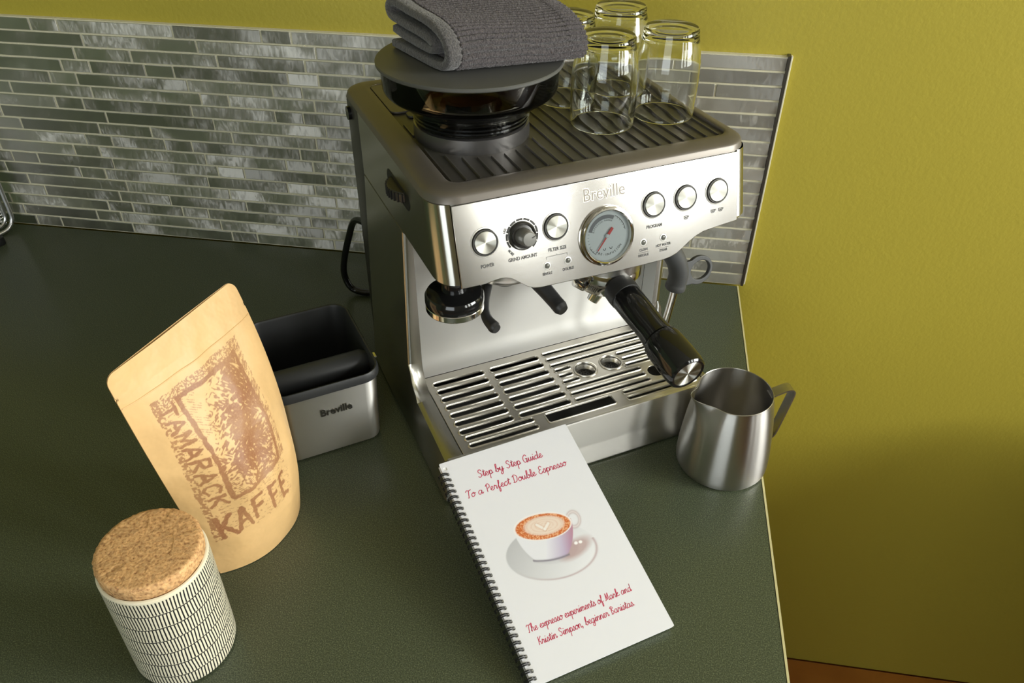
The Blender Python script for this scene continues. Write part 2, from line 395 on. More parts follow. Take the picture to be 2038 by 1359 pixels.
def curve_me(cu, name):
    ob = bpy.data.objects.new('tmp', cu); COL.objects.link(ob)
    dg = bpy.context.evaluated_depsgraph_get(); dg.update()
    me = bpy.data.meshes.new_from_object(ob.evaluated_get(dg)); me.name = name
    bpy.data.objects.remove(ob); bpy.data.curves.remove(cu)
    shade(me, 40); return me
def text_me(body, size, off=0.0, ext=0.00005, sx=1.0, shear=0.0, bev=0.0, spacing=1.0):
    cu = bpy.data.curves.new('text', 'FONT'); cu.body = body; cu.size = size; cu.align_x = 'CENTER'; cu.align_y = 'CENTER'
    cu.extrude = ext; cu.offset = off; cu.shear = shear; cu.bevel_depth = bev; cu.space_character = spacing; cu.resolution_u = 3
    me = curve_me(cu, 'lettering')
    if sx != 1.0:
        for v in me.vertices: v.co.x *= sx
    return me
def join(name, mes, ang=35):
    bm = bmesh.new()
    for m_ in mes: bm.from_mesh(m_)
    me = bpy.data.meshes.new(name); bm.to_mesh(me); bm.free(); shade(me, ang); return me
def strokes_me(strokes, wid, z=0.0):
    """flat pen strokes with round ends: list of polylines (2D), half width wid"""
    V, F = [], []
    for st in strokes:
        P = np.array(st, float)
        if len(P) == 1:
            b0 = len(V); V += [(P[0][0]+wid*1.25*math.cos(k*PI/4), P[0][1]+wid*1.25*math.sin(k*PI/4), z) for k in range(8)]; F.append(tuple(range(b0, b0+8))); continue
        T = np.gradient(P, axis=0); T /= np.linalg.norm(T, axis=1)[:, None]+1e-12
        Nn = np.stack([-T[:, 1], T[:, 0]], 1); b0 = len(V)
        for p, n_ in zip(P, Nn): V += [(p[0]+n_[0]*wid, p[1]+n_[1]*wid, z), (p[0]-n_[0]*wid, p[1]-n_[1]*wid, z)]
        for i in range(len(P)-1): a = b0+2*i; F.append((a, a+1, a+3, a+2))
        for p in (P[0], P[-1]):
            c0 = len(V); V += [(p[0]+wid*math.cos(k*PI/4), p[1]+wid*math.sin(k*PI/4), z) for k in range(8)]; F.append(tuple(range(c0, c0+8)))
    me = bpy.data.meshes.new('lettering'); me.from_pydata(V, [], F); me.update()
    # all faces look up
    bm = bmesh.new(); bm.from_mesh(me)
    for f in bm.faces:
        f.normal_update()
        if f.normal.z < 0: f.normal_flip()
    bm.to_mesh(me); bm.free(); return me

# ------------------------------------------------------------------ the room
def slab(name, x0, x1, y0, y1, z0, z1, mat, parent=None, kind='structure'):
    o = link(name, box_me(name, x0, x1, y0, y1, z0, z1), mat, parent)
    if kind and parent is None: o['kind'] = kind
    return o
wall_back = slab('wall_back', LX-0.1, RX+0.1, 0.0, 0.10, ZF, ZC, M['wall'])
fl = slab('floor', LX-0.1, RX+0.1, FY-0.1, 0.10, ZF-0.06, ZF-0.012, M['floor'])
pw = 0.092; k = 0
y = -0.002
while y > FY:
    x = LX - random.random()*0.6; 
    while x < RX:
        ln = random.uniform(0.9, 1.5); x1 = min(x+ln, RX); x0 = max(x, LX)
        if x1-x0 > 0.05 and y > -1.4 and x1 > -0.1:      # boards that could be seen beside the counter
            link('floor_board', box_me('floor_board', x0+0.0008, x1-0.0008, max(y-pw+0.0008, FY), y-0.0008, ZF-0.012, ZF, 0.001, 1), M['floor'], fl)
        x += ln
    y -= pw
far = link('board_field', box_me('board_field', LX, RX, FY, y+pw if False else -1.475, ZF-0.012, ZF), M['floor'], fl)
far2 = link('board_field', box_me('board_field', LX, -0.45, -1.475, -0.002, ZF-0.012, ZF-0.0005), M['floor'], fl)
link('darkening_mat', box_me('darkening_mat', -1.1, 0.05, -2.3, -0.90, ZF, ZF+0.006, 0.002, 1), pbr('darkening_mat_black', (0.02, 0.02, 0.02), 0.9), fl)  # unseen mat added to darken reflections in the hopper and handle disc
slab('ceiling', LX-0.1, RX+0.1, FY-0.1, 0.10, ZC, ZC+0.06, M['ceil'])
slab('wall_left', LX-0.1, LX, FY-0.1, 0.0, ZF, ZC, pbr('sage_paint', (0.22, 0.30, 0.17), 0.7))
def wall_with_openings(name, along, const0, const1, a0, a1, z0, z1, wins, mat):
    """wall split round its window openings; one mesh"""
    bmx = []
    def add(p0, p1, q0, q1):
        if along == 'y': bmx.append(box_me('w', const0, const1, p0, p1, q0, q1))
        else: bmx.append(box_me('w', p0, p1, const0, const1, q0, q1))
    wins = sorted(wins); cur = a0
    for (p0, p1, q0, q1) in wins:
        add(cur, p0, z0, z1); add(p0, p1, z0, q0); add(p0, p1, q1, z1); cur = p1
    add(cur, a1, z0, z1)
    o = link(name, join(name, bmx), mat); o['kind'] = 'structure'; return o
wall_with_openings('wall_right', 'y', RX, RX+0.1, FY-0.1, 0.0, ZF, ZC, WINR, M['wall_room'])
wall_with_openings('wall_front', 'x', FY-0.1, FY, LX, RX, ZF, ZC, WINF, M['wall_room'])
for i, (a, b, c, d) in enumerate(WINR):  # last frame surrounds the added general-light opening
    fr = link('window_%d' % (i+1), join('f', [box_me('f', RX-0.02, RX+0.03, a-0.07, a, c-0.07, d+0.07), box_me('f', RX-0.02, RX+0.03, b, b+0.07, c-0.07, d+0.07),
        box_me('f', RX-0.02, RX+0.03, a, b, d, d+0.07), box_me('f', RX-0.05, RX+0.03, a, b, c-0.07, c)]), M['wood']); fr['kind'] = 'structure'
    link('pane', box_me('pane', RX+0.020, RX+0.023, a, b, c, d), M['pane'], fr)
for (a, b, c, d) in WINF:  # frame and pane made up for the camera-side fill light
    fr = link('window_4', join('f', [box_me('f', a-0.07, a, FY-0.03, FY+0.02, c-0.07, d+0.07), box_me('f', b, b+0.07, FY-0.03, FY+0.02, c-0.07, d+0.07),
        box_me('f', a, b, FY-0.03, FY+0.02, d, d+0.07), box_me('f', a, b, FY-0.03, FY+0.05, c-0.07, c)]), M['wood']); fr['kind'] = 'structure'
    link('pane', box_me('pane', a, b, FY-0.023, FY-0.020, c, d), M['pane'], fr)

tb = empty('shade_table', (1.14, -0.76, ZF), 0, 'table added out of view to shade the lower right wall', 'table')  # unseen furniture, added to block window light from the wall's lower part
link('shade_table_top', box_me('shade_table_top', -0.63, 0.63, -0.66, 0.70, 0.72, 0.75, 0.006, 2), M['dwood'], tb)
link('pedestal', lathe('pedestal', [(0, 0.10), (0.09, 0.10), (0.055, 0.22), (0.045, 0.45), (0.07, 0.62), (0.16, 0.72), (0, 0.72)], 32, 30), M['dwood'], tb)
for k in range(4):
    link('leg', box_me('leg', 0.04, 0.42, -0.03, 0.03, 0.0, 0.10, 0.008, 2), M['dwood'], tb, (0, 0, 0), (0, 0, PI/4+k*PI/2))

# ------------------------------------------------------------------ metal mosaic backsplash (part of the back wall)
HT = 0.3285; XL = -1.27; XR = 0.003
bs = link('backsplash', box_me('backsplash', XL, XR, -0.0077, 0.0005, 0.0, HT), M['grout'], wall_back)
U = 0.0416
pat = [([0, 1, 5], -1.004), ([0, 4], -1.099), ([0, 3, 5], -1.075), ([0, 1, 3, 4], -0.976), ([0, 1, 5], -1.001), ([0, 1, 4], -1.110)]
rowh = HT/18
cache = {}
for r in range(18):
    offs, base = pat[r % 6]
    js = sorted(base + (q*8+o_)*U + random.uniform(-0.001, 0.001) for q in range(-2, 6) for o_ in offs)
    js = [XL] + [j for j in js if XL+0.012 < j < XR-0.012] + [XR+0.0012]
    z0 = HT-(r+1)*rowh; z1 = z0+rowh
    for a, b in zip(js, js[1:]):
        wd = round(b-a-0.0024, 3)
        if wd not in cache:
            me = box_me('tile', -wd/2, wd/2, -0.0020, 0.0022, -(rowh-0.0026)/2, (rowh-0.0026)/2, 0.0005, 1); cache[wd] = me
        o = link('tile', cache[wd], M['tile'], bs, ((a+b)/2, -0.0064-random.uniform(0, 0.0005), (z0+z1)/2),
                 (math.radians(random.uniform(-1.0, 1.0)), 0, math.radians(random.uniform(-0.5, 0.5))))
link('edge_trim', box_me('edge_trim', XR, XR+0.0035, -0.0105, 0.0, 0.0, HT+0.002), M['trimm'], bs)
link('caulk_bead', box_me('caulk_bead', XR+0.0035, XR+0.0065, -0.0065, 0.0, 0.0, HT+0.001, 0.001), M['caulk'], bs)

# ------------------------------------------------------------------ counter
ct = empty('countertop', (-0.6, -0.45, 0), 0, 'dark green speckled laminate worktop with a thin cream edge', 'worktop')
def wp(o, par): o.location = Vector(o.location)-par.location; return o
wp(link('worktop_slab', box_me('worktop_slab', LX+0.02, -0.0022, -0.86, -0.0112, -0.040, 0.0, 0.001, 1), M['counter'], ct), ct)
wp(link('edge_band', box_me('edge_band', -0.0021, 0.0, -0.86, -0.0112, -0.0022, 0.0002), M['cream'], ct), ct)
wp(link('edge_face', box_me('edge_face', -0.0021, 0.0, -0.86, -0.0112, -0.040, -0.0023), M['counter'], ct), ct)
wp(link('cabinet_carcass', box_me('cabinet_carcass', LX+0.02, -0.03, -0.82, -0.0112, ZF+0.0005, -0.0405), M['wall_room'], ct), ct)

# ------------------------------------------------------------------ espresso machine
MX, MY, MR = -0.3211, -0.4448, 0.5636
mach = empty('espresso_machine', (MX, MY, 0), MR, 'stainless steel espresso machine with round gauge, buttons and bean hopper', 'espresso machine')
def mpt(x, y, z):
    c, s = math.cos(MR), math.sin(MR); return (MX+c*x-s*y, MY+s*x+c*y, z)
TA = math.atan(0.2813); ZT = 0.3233; CA, SA = math.cos(TA), math.sin(TA)
contour = [(0.2900, 0.0), (0.2900, 0.0668), (0.2745, 0.0682), (0.2505, 0.0706), (0.2430, 0.0730), (0.2336, 0.0777), (0.2260, 0.0828), (0.2190, 0.0866), (0.2120, 0.0886), (0.2048, 0.0896), (0.1768, 0.0902), (0.1442, 0.0899),
           (0.1022, 0.0888), (0.0740, 0.0884), (0.0680, 0.0874), (0.0620, 0.0848), (0.0560, 0.0805), (0.0480, 0.0745), (0.0420, 0.0722), (0.0370, 0.0717), (0.0316, 0.0722), (0.0228, 0.0734), (0.0, 0.0732), (0.0, 0.0)]
# head core behind the panel
inner = [(min(max(x, 0.0005), 0.2895), min(t, 0.0895)-0.0006 if t > 0 else 0.0) for x, t in contour]
front = [(x, -t*SA+0.0025, ZT-t*CA) for x, t in inner]; back = [(x, 0.118, ZT-t*CA) for x, t in inner]
link('head_body', loft('head_body', [front, back], True, True, True, False), M['side'], mach)
link('rear_body', join('rear_body', [box_me('r', -0.012, 0.279, 0.1150, 0.236, 0.004, 0.2535), box_me('r', -0.012, 0.302, 0.1150, 0.236, 0.2535, 0.3235)]), M['dark'], mach)
# cheeks: rounded front corners flowing into the head sides
def cheek(sgn, x0, xo, zb):
    rings = []
    zs = [ZT+0.0012]+[zb+(ZT-zb)*q for q in (1.0, 0.75, 0.5, 0.25, 0.12)]+[zb+0.004, zb+0.0012, zb]
    for z in zs:
        ins = max(0, (0.004-(z-zb)))*0.9
        yf = -(ZT-z)*math.tan(TA)+0.0004; pts = [(x0, yf+ins, z)]
        wx = abs(xo-x0)-ins
        for q in range(1, 11):
            t = q/10*PI/2; pts.append((x0+sgn*wx*math.sin(t), yf+ins+0.024*(1-math.cos(t)), z))
        pts += [(x0+sgn*wx, 0.10, z), (x0+sgn*wx, 0.2336, z), (x0, 0.2336, z)]
        rings.append(pts)
    return loft('cheek', rings, True, True, True, True, 30)
link('cheek', cheek(-1, -0.0006, -0.018, 0.2520), M['side'], mach)
link('cheek', cheek(1, 0.2906, 0.308, 0.2580), M['side'], mach)
# lower side panels with the foot that runs forward beside the drip tray
def side(sgn, xin, xtop, spread):
    zs = 0.2535
    prof = [(0.2336, 0.004), (-0.0335, 0.004), (-0.0335, 0.0655)]
    prof += [(0.060, 0.0655)] + [(0.060+0.030*math.sin(t), 0.0655+0.030*(1-math.cos(t))) for t in [k*PI/2/7 for k in range(1, 8)]]
    prof += [(0.090, zs), (0.2336, zs)]
    bm = bmesh.new()
    A = [bm.verts.new((xin, p[0], p[1])) for p in prof]; B = [bm.verts.new((xtop, p[0], p[1])) for p in prof]
    bm.faces.new(A); fb = bm.faces.new(B[::-1]); n = len(prof)
    for i in range(n): bm.faces.new((A[i], B[i], B[(i+1) % n], A[(i+1) % n]))
    oe = [e for e in fb.edges if not (min(v.co.z for v in e.verts) > 0.25 or max(v.co.z for v in e.verts) < 0.01 or min(v.co.y for v in e.verts) > 0.23)]
    bmesh.ops.bevel(bm, geom=oe, offset=0.006, segments=4, affect='EDGES', profile=0.5)
    for v in bm.verts:
        wgt = abs(v.co.x-xin)/abs(xtop-xin); v.co.x += sgn*spread*wgt*(1-v.co.z/zs)
    return bm_me(bm, 'side_panel', True, 30)
link('side_panel', side(-1, -0.0098, -0.018, 0.012), M['side'], mach)
link('side_panel', side(1, 0.2800, 0.2885, 0.002), M['side'], mach)
# water tank at the back
tk = link('water_tank', box_me('water_tank', -0.0150, 0.282, 0.2345, 0.3000, 0.002, 0.3235, 0.006, 3), M['dark'], mach)
hk = link('tank_latch', tube('tank_latch', [(-0.0185, 0.283, 0.306), (-0.0120, 0.283, 0.306)], 0.0075, 14), M['black'], tk)
# splash plate with a rounded foot
prof = [(0.0965, 0.0658)] + [(0.0965+0.018*math.sin(t), 0.0658+0.018*(1-math.cos(t))) for t in [k*PI/2/8 for k in range(1, 9)]] + [(0.1145, 0.2500)]
link('splash_plate', loft('splash_plate', [[(-0.0096, y_, z_) for y_, z_ in prof], [(0.2797, y_, z_) for y_, z_ in prof]], False, False, False, True, 40), M['splash'], mach)
# lid frame: rounded shoulder round the cup-warming plate
LID = []
X0, X1, Y0, Y1 = -0.0180, 0.3080, -0.0015, 0.3050
for ins, z in ((0.0012, 0.3238), (0.0, 0.3246), (0.0015, 0.3296), (0.0022, 0.3306), (0.0040, 0.3316), (0.009, 0.3328), (0.016, 0.3336), (0.0205, 0.3337), (0.0222, 0.3330), (0.0226, 0.3315), (0.0226, 0.3290)):
    LID.append([(x, y_, z) for x, y_ in rrect(X0+ins*1.15, X1-ins*0.65, Y0+ins, Y1-ins, max(0.028-ins*0.75, 0.006), 8)])
lid = link('top_cover', loft('top_cover', LID, True, False, True, True, 50), M['lid'], mach)
CP = link('cup_plate', shape('cup_plate', rrect(0.0078, 0.2935, 0.0208, 0.2830, 0.010, 6), [], 0.0006), M['cup_tray'], mach, (0, 0, 0.3298))
ribm = loft('rib', [[(-0.0012, 0, 0), (-0.0007, 0, 0.0016), (0.0007, 0, 0.0016), (0.0012, 0, 0)], [(-0.0012, 1, 0), (-0.0007, 1, 0.0016), (0.0007, 1, 0.0016), (0.0012, 1, 0)]], True, True, True, False)
for i in range(22):
    xr = 0.0120+i*0.01300
    y0r, y1r = 0.0262, 0.272
    segs = [(y0r, y1r)]
    dx = xr-0.068
    if abs(dx) < 0.060:
        h = math.sqrt(0.060**2-dx*dx); segs = [(y0r, 0.1255-h-0.002), (0.1255+h+0.006, y1r)]
    if xr < 0.062: segs = [s for s in segs if s[0] < 0.1] + ([(0.135, 0.165)] if xr < 0.02 else [])
    for s in segs:
        if s[1]-s[0] < 0.006: continue
        o = link('rib', ribm, M['rib'], CP, (xr, s[0], 0.0006)); o.scale = (1, s[1]-s[0], 1)
# filler hatch of the tank and its finger recess
link('tank_hatch', shape('tank_hatch', rrect(0.0090, 0.150, 0.196, 0.282, 0.008, 5), [], 0.0006, 0.0004), M['lid'], mach, (0, 0, 0.3318))
link('finger_recess', shape('finger_recess', rrect(0.022, 0.052, 0.180, 0.194, 0.004, 5), [], 0.0005, 0.0005), M['cup_tray'], mach, (0, 0, 0.3318))
# bean hopper
HX, HY = 0.068, 0.1255
link('hopper_collar', lathe('hopper_collar', [(0.050, 0.3295), (0.0560, 0.3295), (0.0562, 0.3330), (0.0556, 0.3440), (0.0535, 0.3450), (0.0500, 0.3450)], 72, 30, HX, HY), pbr('collar_grey', (0.22, 0.21, 0.205), 0.3, 0.9), mach)
link('grinder_core', lathe('grinder_core', [(0, 0.3300), (0.049, 0.3300), (0.049, 0.3560), (0.045, 0.3585), (0.030, 0.3585), (0.026, 0.3660), (0.006, 0.3680), (0, 0.3680)], 48, 30, HX, HY), M['black'], mach)
hop = [(0.0515, 0.3450), (0.0545, 0.3465), (0.0550, 0.3555), (0.0580, 0.3575), (0.0650, 0.3640), (0.0735, 0.3702), (0.0790, 0.3738), (0.0815, 0.3765), (0.0825, 0.3800), (0.0832, 0.3985),
       (0.0812, 0.3985), (0.0806, 0.3805), (0.0795, 0.3776), (0.0775, 0.3755), (0.0720, 0.3718), (0.0636, 0.3655), (0.0568, 0.3592), (0.0535, 0.3570), (0.0530, 0.3470), (0.0515, 0.3450)]
link('hopper_bowl', lathe('hopper_bowl', hop, 80, 30, HX, HY), M['smoke'], mach)
for zz in (0.3492, 0.3528):
    link('hopper_bead', lathe('hopper_bead', [(0.0548, zz-0.0010), (0.0558, zz), (0.0548, zz+0.0010)], 64, 60, HX, HY), M['black'], mach)
link('hopper_lid', lathe('hopper_lid', [(0, 0.3990), (0.0845, 0.3990), (0.0862, 0.3994), (0.0870, 0.4004), (0.0870, 0.4022), (0.0862, 0.4030), (0.0840, 0.4032), (0, 0.4032)], 96, 30, HX, HY), M['hoplid'], mach)
# front panel
pn = link('front_panel', shape('front_panel', [(x, -t) for x, t in contour], [], 0.0007, 0.0006), M['panel'], mach, (0, 0, ZT), (PI/2-TA, 0, 0))
pn.location = Vector((0, 0, ZT)) + Vector((0, -CA, SA))*(-0.0006)
H0 = 0.0013
btn = lathe('button', [(0, 0.0022), (0.0092, 0.0030), (0.0098, 0.0028), (0.0100, 0.0018), (0.0100, -0.0005)], 56, 25)
rg = lathe('button_ring', [(0.0100, -0.0002), (0.0100, 0.0018), (0.0107, 0.0024), (0.0116, 0.0024), (0.0122, 0.0014), (0.0124, -0.0002)], 56, 25)
ha = lathe('button_halo', [(0.0122, -0.0002), (0.0123, 0.0007), (0.0133, 0.0005), (0.0136, -0.0002)], 56, 40)
BT = [(0.0261, 0.0361), (0.0944, 0.0352), (0.1957, 0.0338), (0.2307, 0.0335), (0.2664, 0.0333)]
for x, t in BT:
    link('button', btn, M['spun'], pn, (x, -t, H0)); link('button_ring', rg, M['ring'], pn, (x, -t, H0)); link('button_halo', ha, M['halo'], pn, (x, -t, H0))
# grind amount knob with its scale arc
gx, gt = 0.0614, 0.0371
link('dial_base', lathe('dial_base', [(0.0102, -0.0002), (0.0105, 0.0030), (0.0118, 0.0034), (0.0128, 0.0022), (0.0130, -0.0002)], 56, 25), M['ring'], pn, (gx, -gt, H0))
link('dial_skirt', lathe('dial_skirt', [(0, 0.0026), (0.0090, 0.0026), (0.0103, 0.0020)], 48, 25), M['dark'], pn, (gx, -gt, H0))
link('dial_knob', lathe('dial_knob', [(0.0078, 0.0015), (0.0074, 0.0120), (0.0066, 0.0158), (0.0058, 0.0166), (0, 0.0168)], 48, 25), pbr('knob_grey', (0.20, 0.195, 0.18), 0.3, 0.4), pn, (gx, -gt, H0))
link('dial_mark', box_me('dial_mark', 0.0025, 0.0062, -0.0004, 0.0004, 0.0160, 0.0171), M['ink'], pn, (gx, -gt, H0), (0, 0, math.radians(20)))
arc = []
for k in range(10):
    a0 = math.radians(215-k*27); a1 = math.radians(215-(k+1)*27+3)
    arc.append([(math.cos(a)*r_, math.sin(a)*r_) for r_, aa in ((0.0138, (a0, a1)),) for a in np.linspace(aa[0], aa[1], 6)] + [(math.cos(a)*0.0156, math.sin(a)*0.0156) for a in np.linspace(a1, a0, 6)])
for q in arc: link('scale_mark', shape('scale_mark', q, [], 0.0001), M['ring'], pn, (gx, -gt, H0+0.0001))
def ptext(body, x, t, size, m='ink', sx=0.82, rot=0, off=0.00012):
    return link('lettering', text_me(body, size, off, 0.00006, sx), M[m], pn, (x, -t, H0+0.0001), (0, 0, rot))
ptext('POWER', 0.0261, 0.0574, 0.0044); ptext('GRIND AMOUNT', 0.0600, 0.0571, 0.0044); ptext('FILTER SIZE', 0.0941, 0.0557, 0.0044)
ptext('SINGLE', 0.0823, 0.0768, 0.0036); ptext('DOUBLE', 0.1034, 0.0766, 0.0036); ptext('PROGRAM', 0.1956, 0.0546, 0.0044)
ptext('CLEAN', 0.1831, 0.0751, 0.0034); ptext('DESCALE', 0.1826, 0.0804, 0.0034); ptext('HOT WATER', 0.2048, 0.0746, 0.0034); ptext('STEAM', 0.2047, 0.0797, 0.0034)
ptext('LESS', 0.0455, 0.0300, 0.0030, rot=math.radians(62)); ptext('MORE', 0.0492, 0.0503, 0.0030, rot=math.radians(-52))
for x, t in ((0.1829, 0.0778), (0.2047, 0.0772)): link('rule_line', box_me('rule_line', -0.0062, 0.0062, -0.00013, 0.00013, 0, 0.0001), M['ink'], pn, (x, -t, H0))
link('bracket_line', join('b', [box_me('b', 0.0826, 0.1036, -0.06165, -0.06135, 0, 0.0001), box_me('b', 0.0826, 0.0829, -0.0638, -0.0614, 0, 0.0001), box_me('b', 0.1033, 0.1036, -0.0638, -0.0614, 0, 0.0001), box_me('b', 0.0930, 0.0933, -0.0614, -0.0600, 0, 0.0001)]), M['ink'], pn, (0, 0, H0))
for x, t in ((0.0826, 0.0695), (0.1036, 0.0687), (0.1831, 0.0680), (0.2049, 0.0675)):
    link('indicator_light', lathe('indicator_light', [(0, 0.0010), (0.0014, 0.0009), (0.0024, 0.0003), (0.0026, -0.0002)], 24, 60), M['led'], pn, (x, -t, H0))
    link('indicator_rim', lathe('indicator_rim', [(0.0026, 0.0), (0.0027, 0.0006), (0.0034, 0.0005), (0.0036, -0.0002)], 24, 60), M['halo'], pn, (x, -t, H0))
def cup_icon(x, t, s=1.0):
    pts = [(-0.0022, 0.0016), (-0.0022, -0.0010), (-0.0012, -0.0018), (0.0012, -0.0018), (0.0022, -0.0010), (0.0022, 0.0016)]
    link('cup_symbol', shape('cup_symbol', [(a*s, b*s) for a, b in pts], [[(-0.0016*s, 0.0011*s), (-0.0016*s, -0.0007*s), (-0.0009*s, -0.0012*s), (0.0009*s, -0.0012*s), (0.0016*s, -0.0007*s), (0.0016*s, 0.0011*s)]], 0.00008), M['ink'], pn, (x, -t, H0+0.0001))
    link('cup_symbol', shape('cup_symbol', [(-0.0010*s, 0.0006*s), (-0.0010*s, -0.0008*s), (0.0010*s, -0.0008*s), (0.0010*s, 0.0006*s)], [], 0.00008), M['ink'], pn, (x, -t, H0+0.0001))
    link('cup_symbol', shape('cup_symbol', [(0.0024*s, 0.0013*s), (0.0036*s, 0.0013*s), (0.0036*s, 0.0), (0.0024*s, 0.0)], [[(0.0027*s, 0.0010*s), (0.0033*s, 0.0010*s), (0.0033*s, 0.0003*s), (0.0027*s, 0.0003*s)]], 0.00008), M['ink'], pn, (x, -t, H0+0.0001))
cup_icon(0.2308, 0.0530); cup_icon(0.2615, 0.0524); cup_icon(0.2703, 0.0524)
# raised maker's name
lg = text_me('Breville', 0.0168, 0.00055, 0.0003, 0.86, bev=0.0); link('name_outline', lg, M['logo'], pn, (0.1445, -0.0135, H0+0.0002))
lg = text_me('Breville', 0.0168, -0.00012, 0.0004, 0.86); link('name_letters', lg, pbr('name_steel', (0.20, 0.18, 0.155), 0.4, 0.9), pn, (0.1445, -0.0135, H0+0.0004))
# pressure gauge
px_, pt_ = 0.1444, 0.0536
link('gauge_bezel', lathe('gauge_bezel', [(0.0235, 0.0008), (0.0240, 0.0046), (0.0250, 0.0056), (0.0262, 0.0052), (0.0268, 0.0036), (0.0272, 0.0024), (0.0281, 0.0022), (0.0284, -0.0002)], 80, 22), M['chrome'], pn, (px_, -pt_, H0))
link('gauge_wall', lathe('gauge_wall', [(0.0232, 0.0004), (0.0238, 0.0045)], 80, 22), M['chrome'], pn, (px_, -pt_, H0))
link('gauge_face', lathe('gauge_face', [(0, 0.0006), (0.0233, 0.0006)], 64), M['dialf'], pn, (px_, -pt_, H0))
def arcpoly(r0, r1, a0, a1, n=20):
    A = np.radians(np.linspace(a0, a1, n)); return [(r1*math.cos(a), r1*math.sin(a)) for a in A]+[(r0*math.cos(a), r0*math.sin(a)) for a in A[::-1]]
link('gauge_band', shape('gauge_band', arcpoly(0.0160, 0.0195, 62, 160), [], 0.00005), M['dialb'], pn, (px_, -pt_, H0+0.0008))
for k in range(25):
    a = math.radians(230-k*9.0)
    if a < math.radians(5): break
    if 62 < math.degrees(a) < 160: continue
    link('gauge_tick', box_me('gauge_tick', 0.0182, 0.0198, -0.00012, 0.00012, 0, 0.0001), M['ink'], pn, (px_, -pt_, H0+0.0008), (0, 0, a))
for a0, a1 in ((8, 60), (205, 232)): link('gauge_arc', shape('gauge_arc', arcpoly(0.0196, 0.0200, a0, a1), [], 0.00005), M['ink'], pn, (px_, -pt_, H0+0.0008))
for k, ch in enumerate('PRE-INFUSION'):
    a = math.radians(232+k*8.0); link('lettering', text_me(ch, 0.0030, 0, 0.00004), M['ink'], pn, (px_+0.0178*math.cos(a), -pt_+0.0178*math.sin(a), H0+0.0008), (0, 0, a+PI/2))
for k, ch in enumerate('ESPRESSO RANGE'):
    a = math.radians(158-k*7.2); link('lettering', text_me(ch, 0.0022, 0, 0.00004), M['dialb'], pn, (px_+0.0144*math.cos(a), -pt_+0.0144*math.sin(a), H0+0.0008), (0, 0, a-PI/2))
for ax, at in ((-0.0030, 0.0122), (0.0038, 0.0118)):
    link('cup_symbol', shape('cup_symbol', arcpoly(0.0010, 0.0014, 150, 390), [], 0.00005), M['ink'], pn, (px_+ax, -pt_-at, H0+0.0008))
nd = link('needle', shape('needle', [(-0.0004, -0.0165), (0.0004, -0.0165), (0.0007, 0.0), (0.0013, 0.0020), (0.0013, 0.0090), (-0.0013, 0.0090), (-0.0013, 0.0020), (-0.0007, 0.0)], [], 0.0002), M['red'], pn, (px_, -pt_, H0+0.0022), (0, 0, math.radians(-41)))
link('needle_hub', lathe('needle_hub', [(0, 0.0034), (0.0012, 0.0033), (0.0020, 0.0026), (0.0020, 0.0008)], 24, 30), M['dialf'], pn, (px_, -pt_, H0))
link('gauge_lens', lathe('gauge_lens', [(0, 0.0049), (0.0239, 0.0045)], 48), M['lens'], pn, (px_, -pt_, H0))
# grinder outlet and portafilter cradle
link('grinder_outlet', loft('grinder_outlet', [[(0.060+a*s_*math.cos(t), 0.016+0.8*a*s_*math.sin(t), z) for t in np.linspace(0, 2*PI, 33)[:-1]] for a, s_, z in ((0.036, 1, 0.2560), (0.036, 1, 0.2440), (0.034, 1, 0.2385), (0.029, 1, 0.2352), (0.022, 1, 0.2340))], True, True), M['steel'], mach)
link('outlet_chute', lathe('outlet_chute', [(0.018, 0.236), (0.018, 0.222), (0.014, 0.216), (0.012, 0.216)], 32, 30, 0.064, 0.034), M['dark'], mach)
def arm(pts, rad):
    P = catmull(pts, 8); R = np.interp(np.linspace(0, 1, len(P)), np.linspace(0, 1, len(rad)), rad)
    return tube('cradle_arm', P, list(R), 14)
link('cradle_arm', arm([(0.060, 0.060, 0.222), (0.046, 0.036, 0.212), (0.036, 0.018, 0.205), (0.0315, 0.002, 0.200), (0.0335, -0.010, 0.1970), (0.0350, -0.0150, 0.1962)], [0.006, 0.0058, 0.0050, 0.0046, 0.0052, 0.0062, 0.0045]), M['blackm'], mach)
link('cradle_arm', arm([(0.078, 0.060, 0.225), (0.090, 0.035, 0.216), (0.0970, 0.018, 0.208), (0.1020, 0.004, 0.2010), (0.1045, -0.006, 0.1975), (0.1060, -0.0115, 0.1960)], [0.006, 0.0085, 0.0085, 0.0078, 0.0074, 0.0075, 0.0055]), M['blackm'], mach)
# group head
GX, GY = 0.172, 0.024
gh = link('group_head', lathe('group_head', [(0, 0.2420), (0.0365, 0.2420), (0.0365, 0.2265), (0.0350, 0.2250), (0.0350, 0.2180), (0.0, 0.2180)], 64, 30, GX, GY), M['steel'], mach)
def bend_text(body, size, rad, a0, cx, cy, z):
    me = text_me(body, size, 0.00005, 0.00005)
    for v in me.vertices:
        a = a0+v.co.x/rad; h = rad+0.0003+v.co.z; y_ = v.co.y
        v.co = (cx+h*math.cos(a), cy+h*math.sin(a), z+y_)
    return me
link('lettering', bend_text('LOCK', 0.0050, 0.0365, math.radians(-62), GX, GY, 0.2320), M['ink'], gh)
link('lettering', bend_text('INSERT', 0.0040, 0.0365, math.radians(-128), GX, GY, 0.2315), M['ink'], gh)
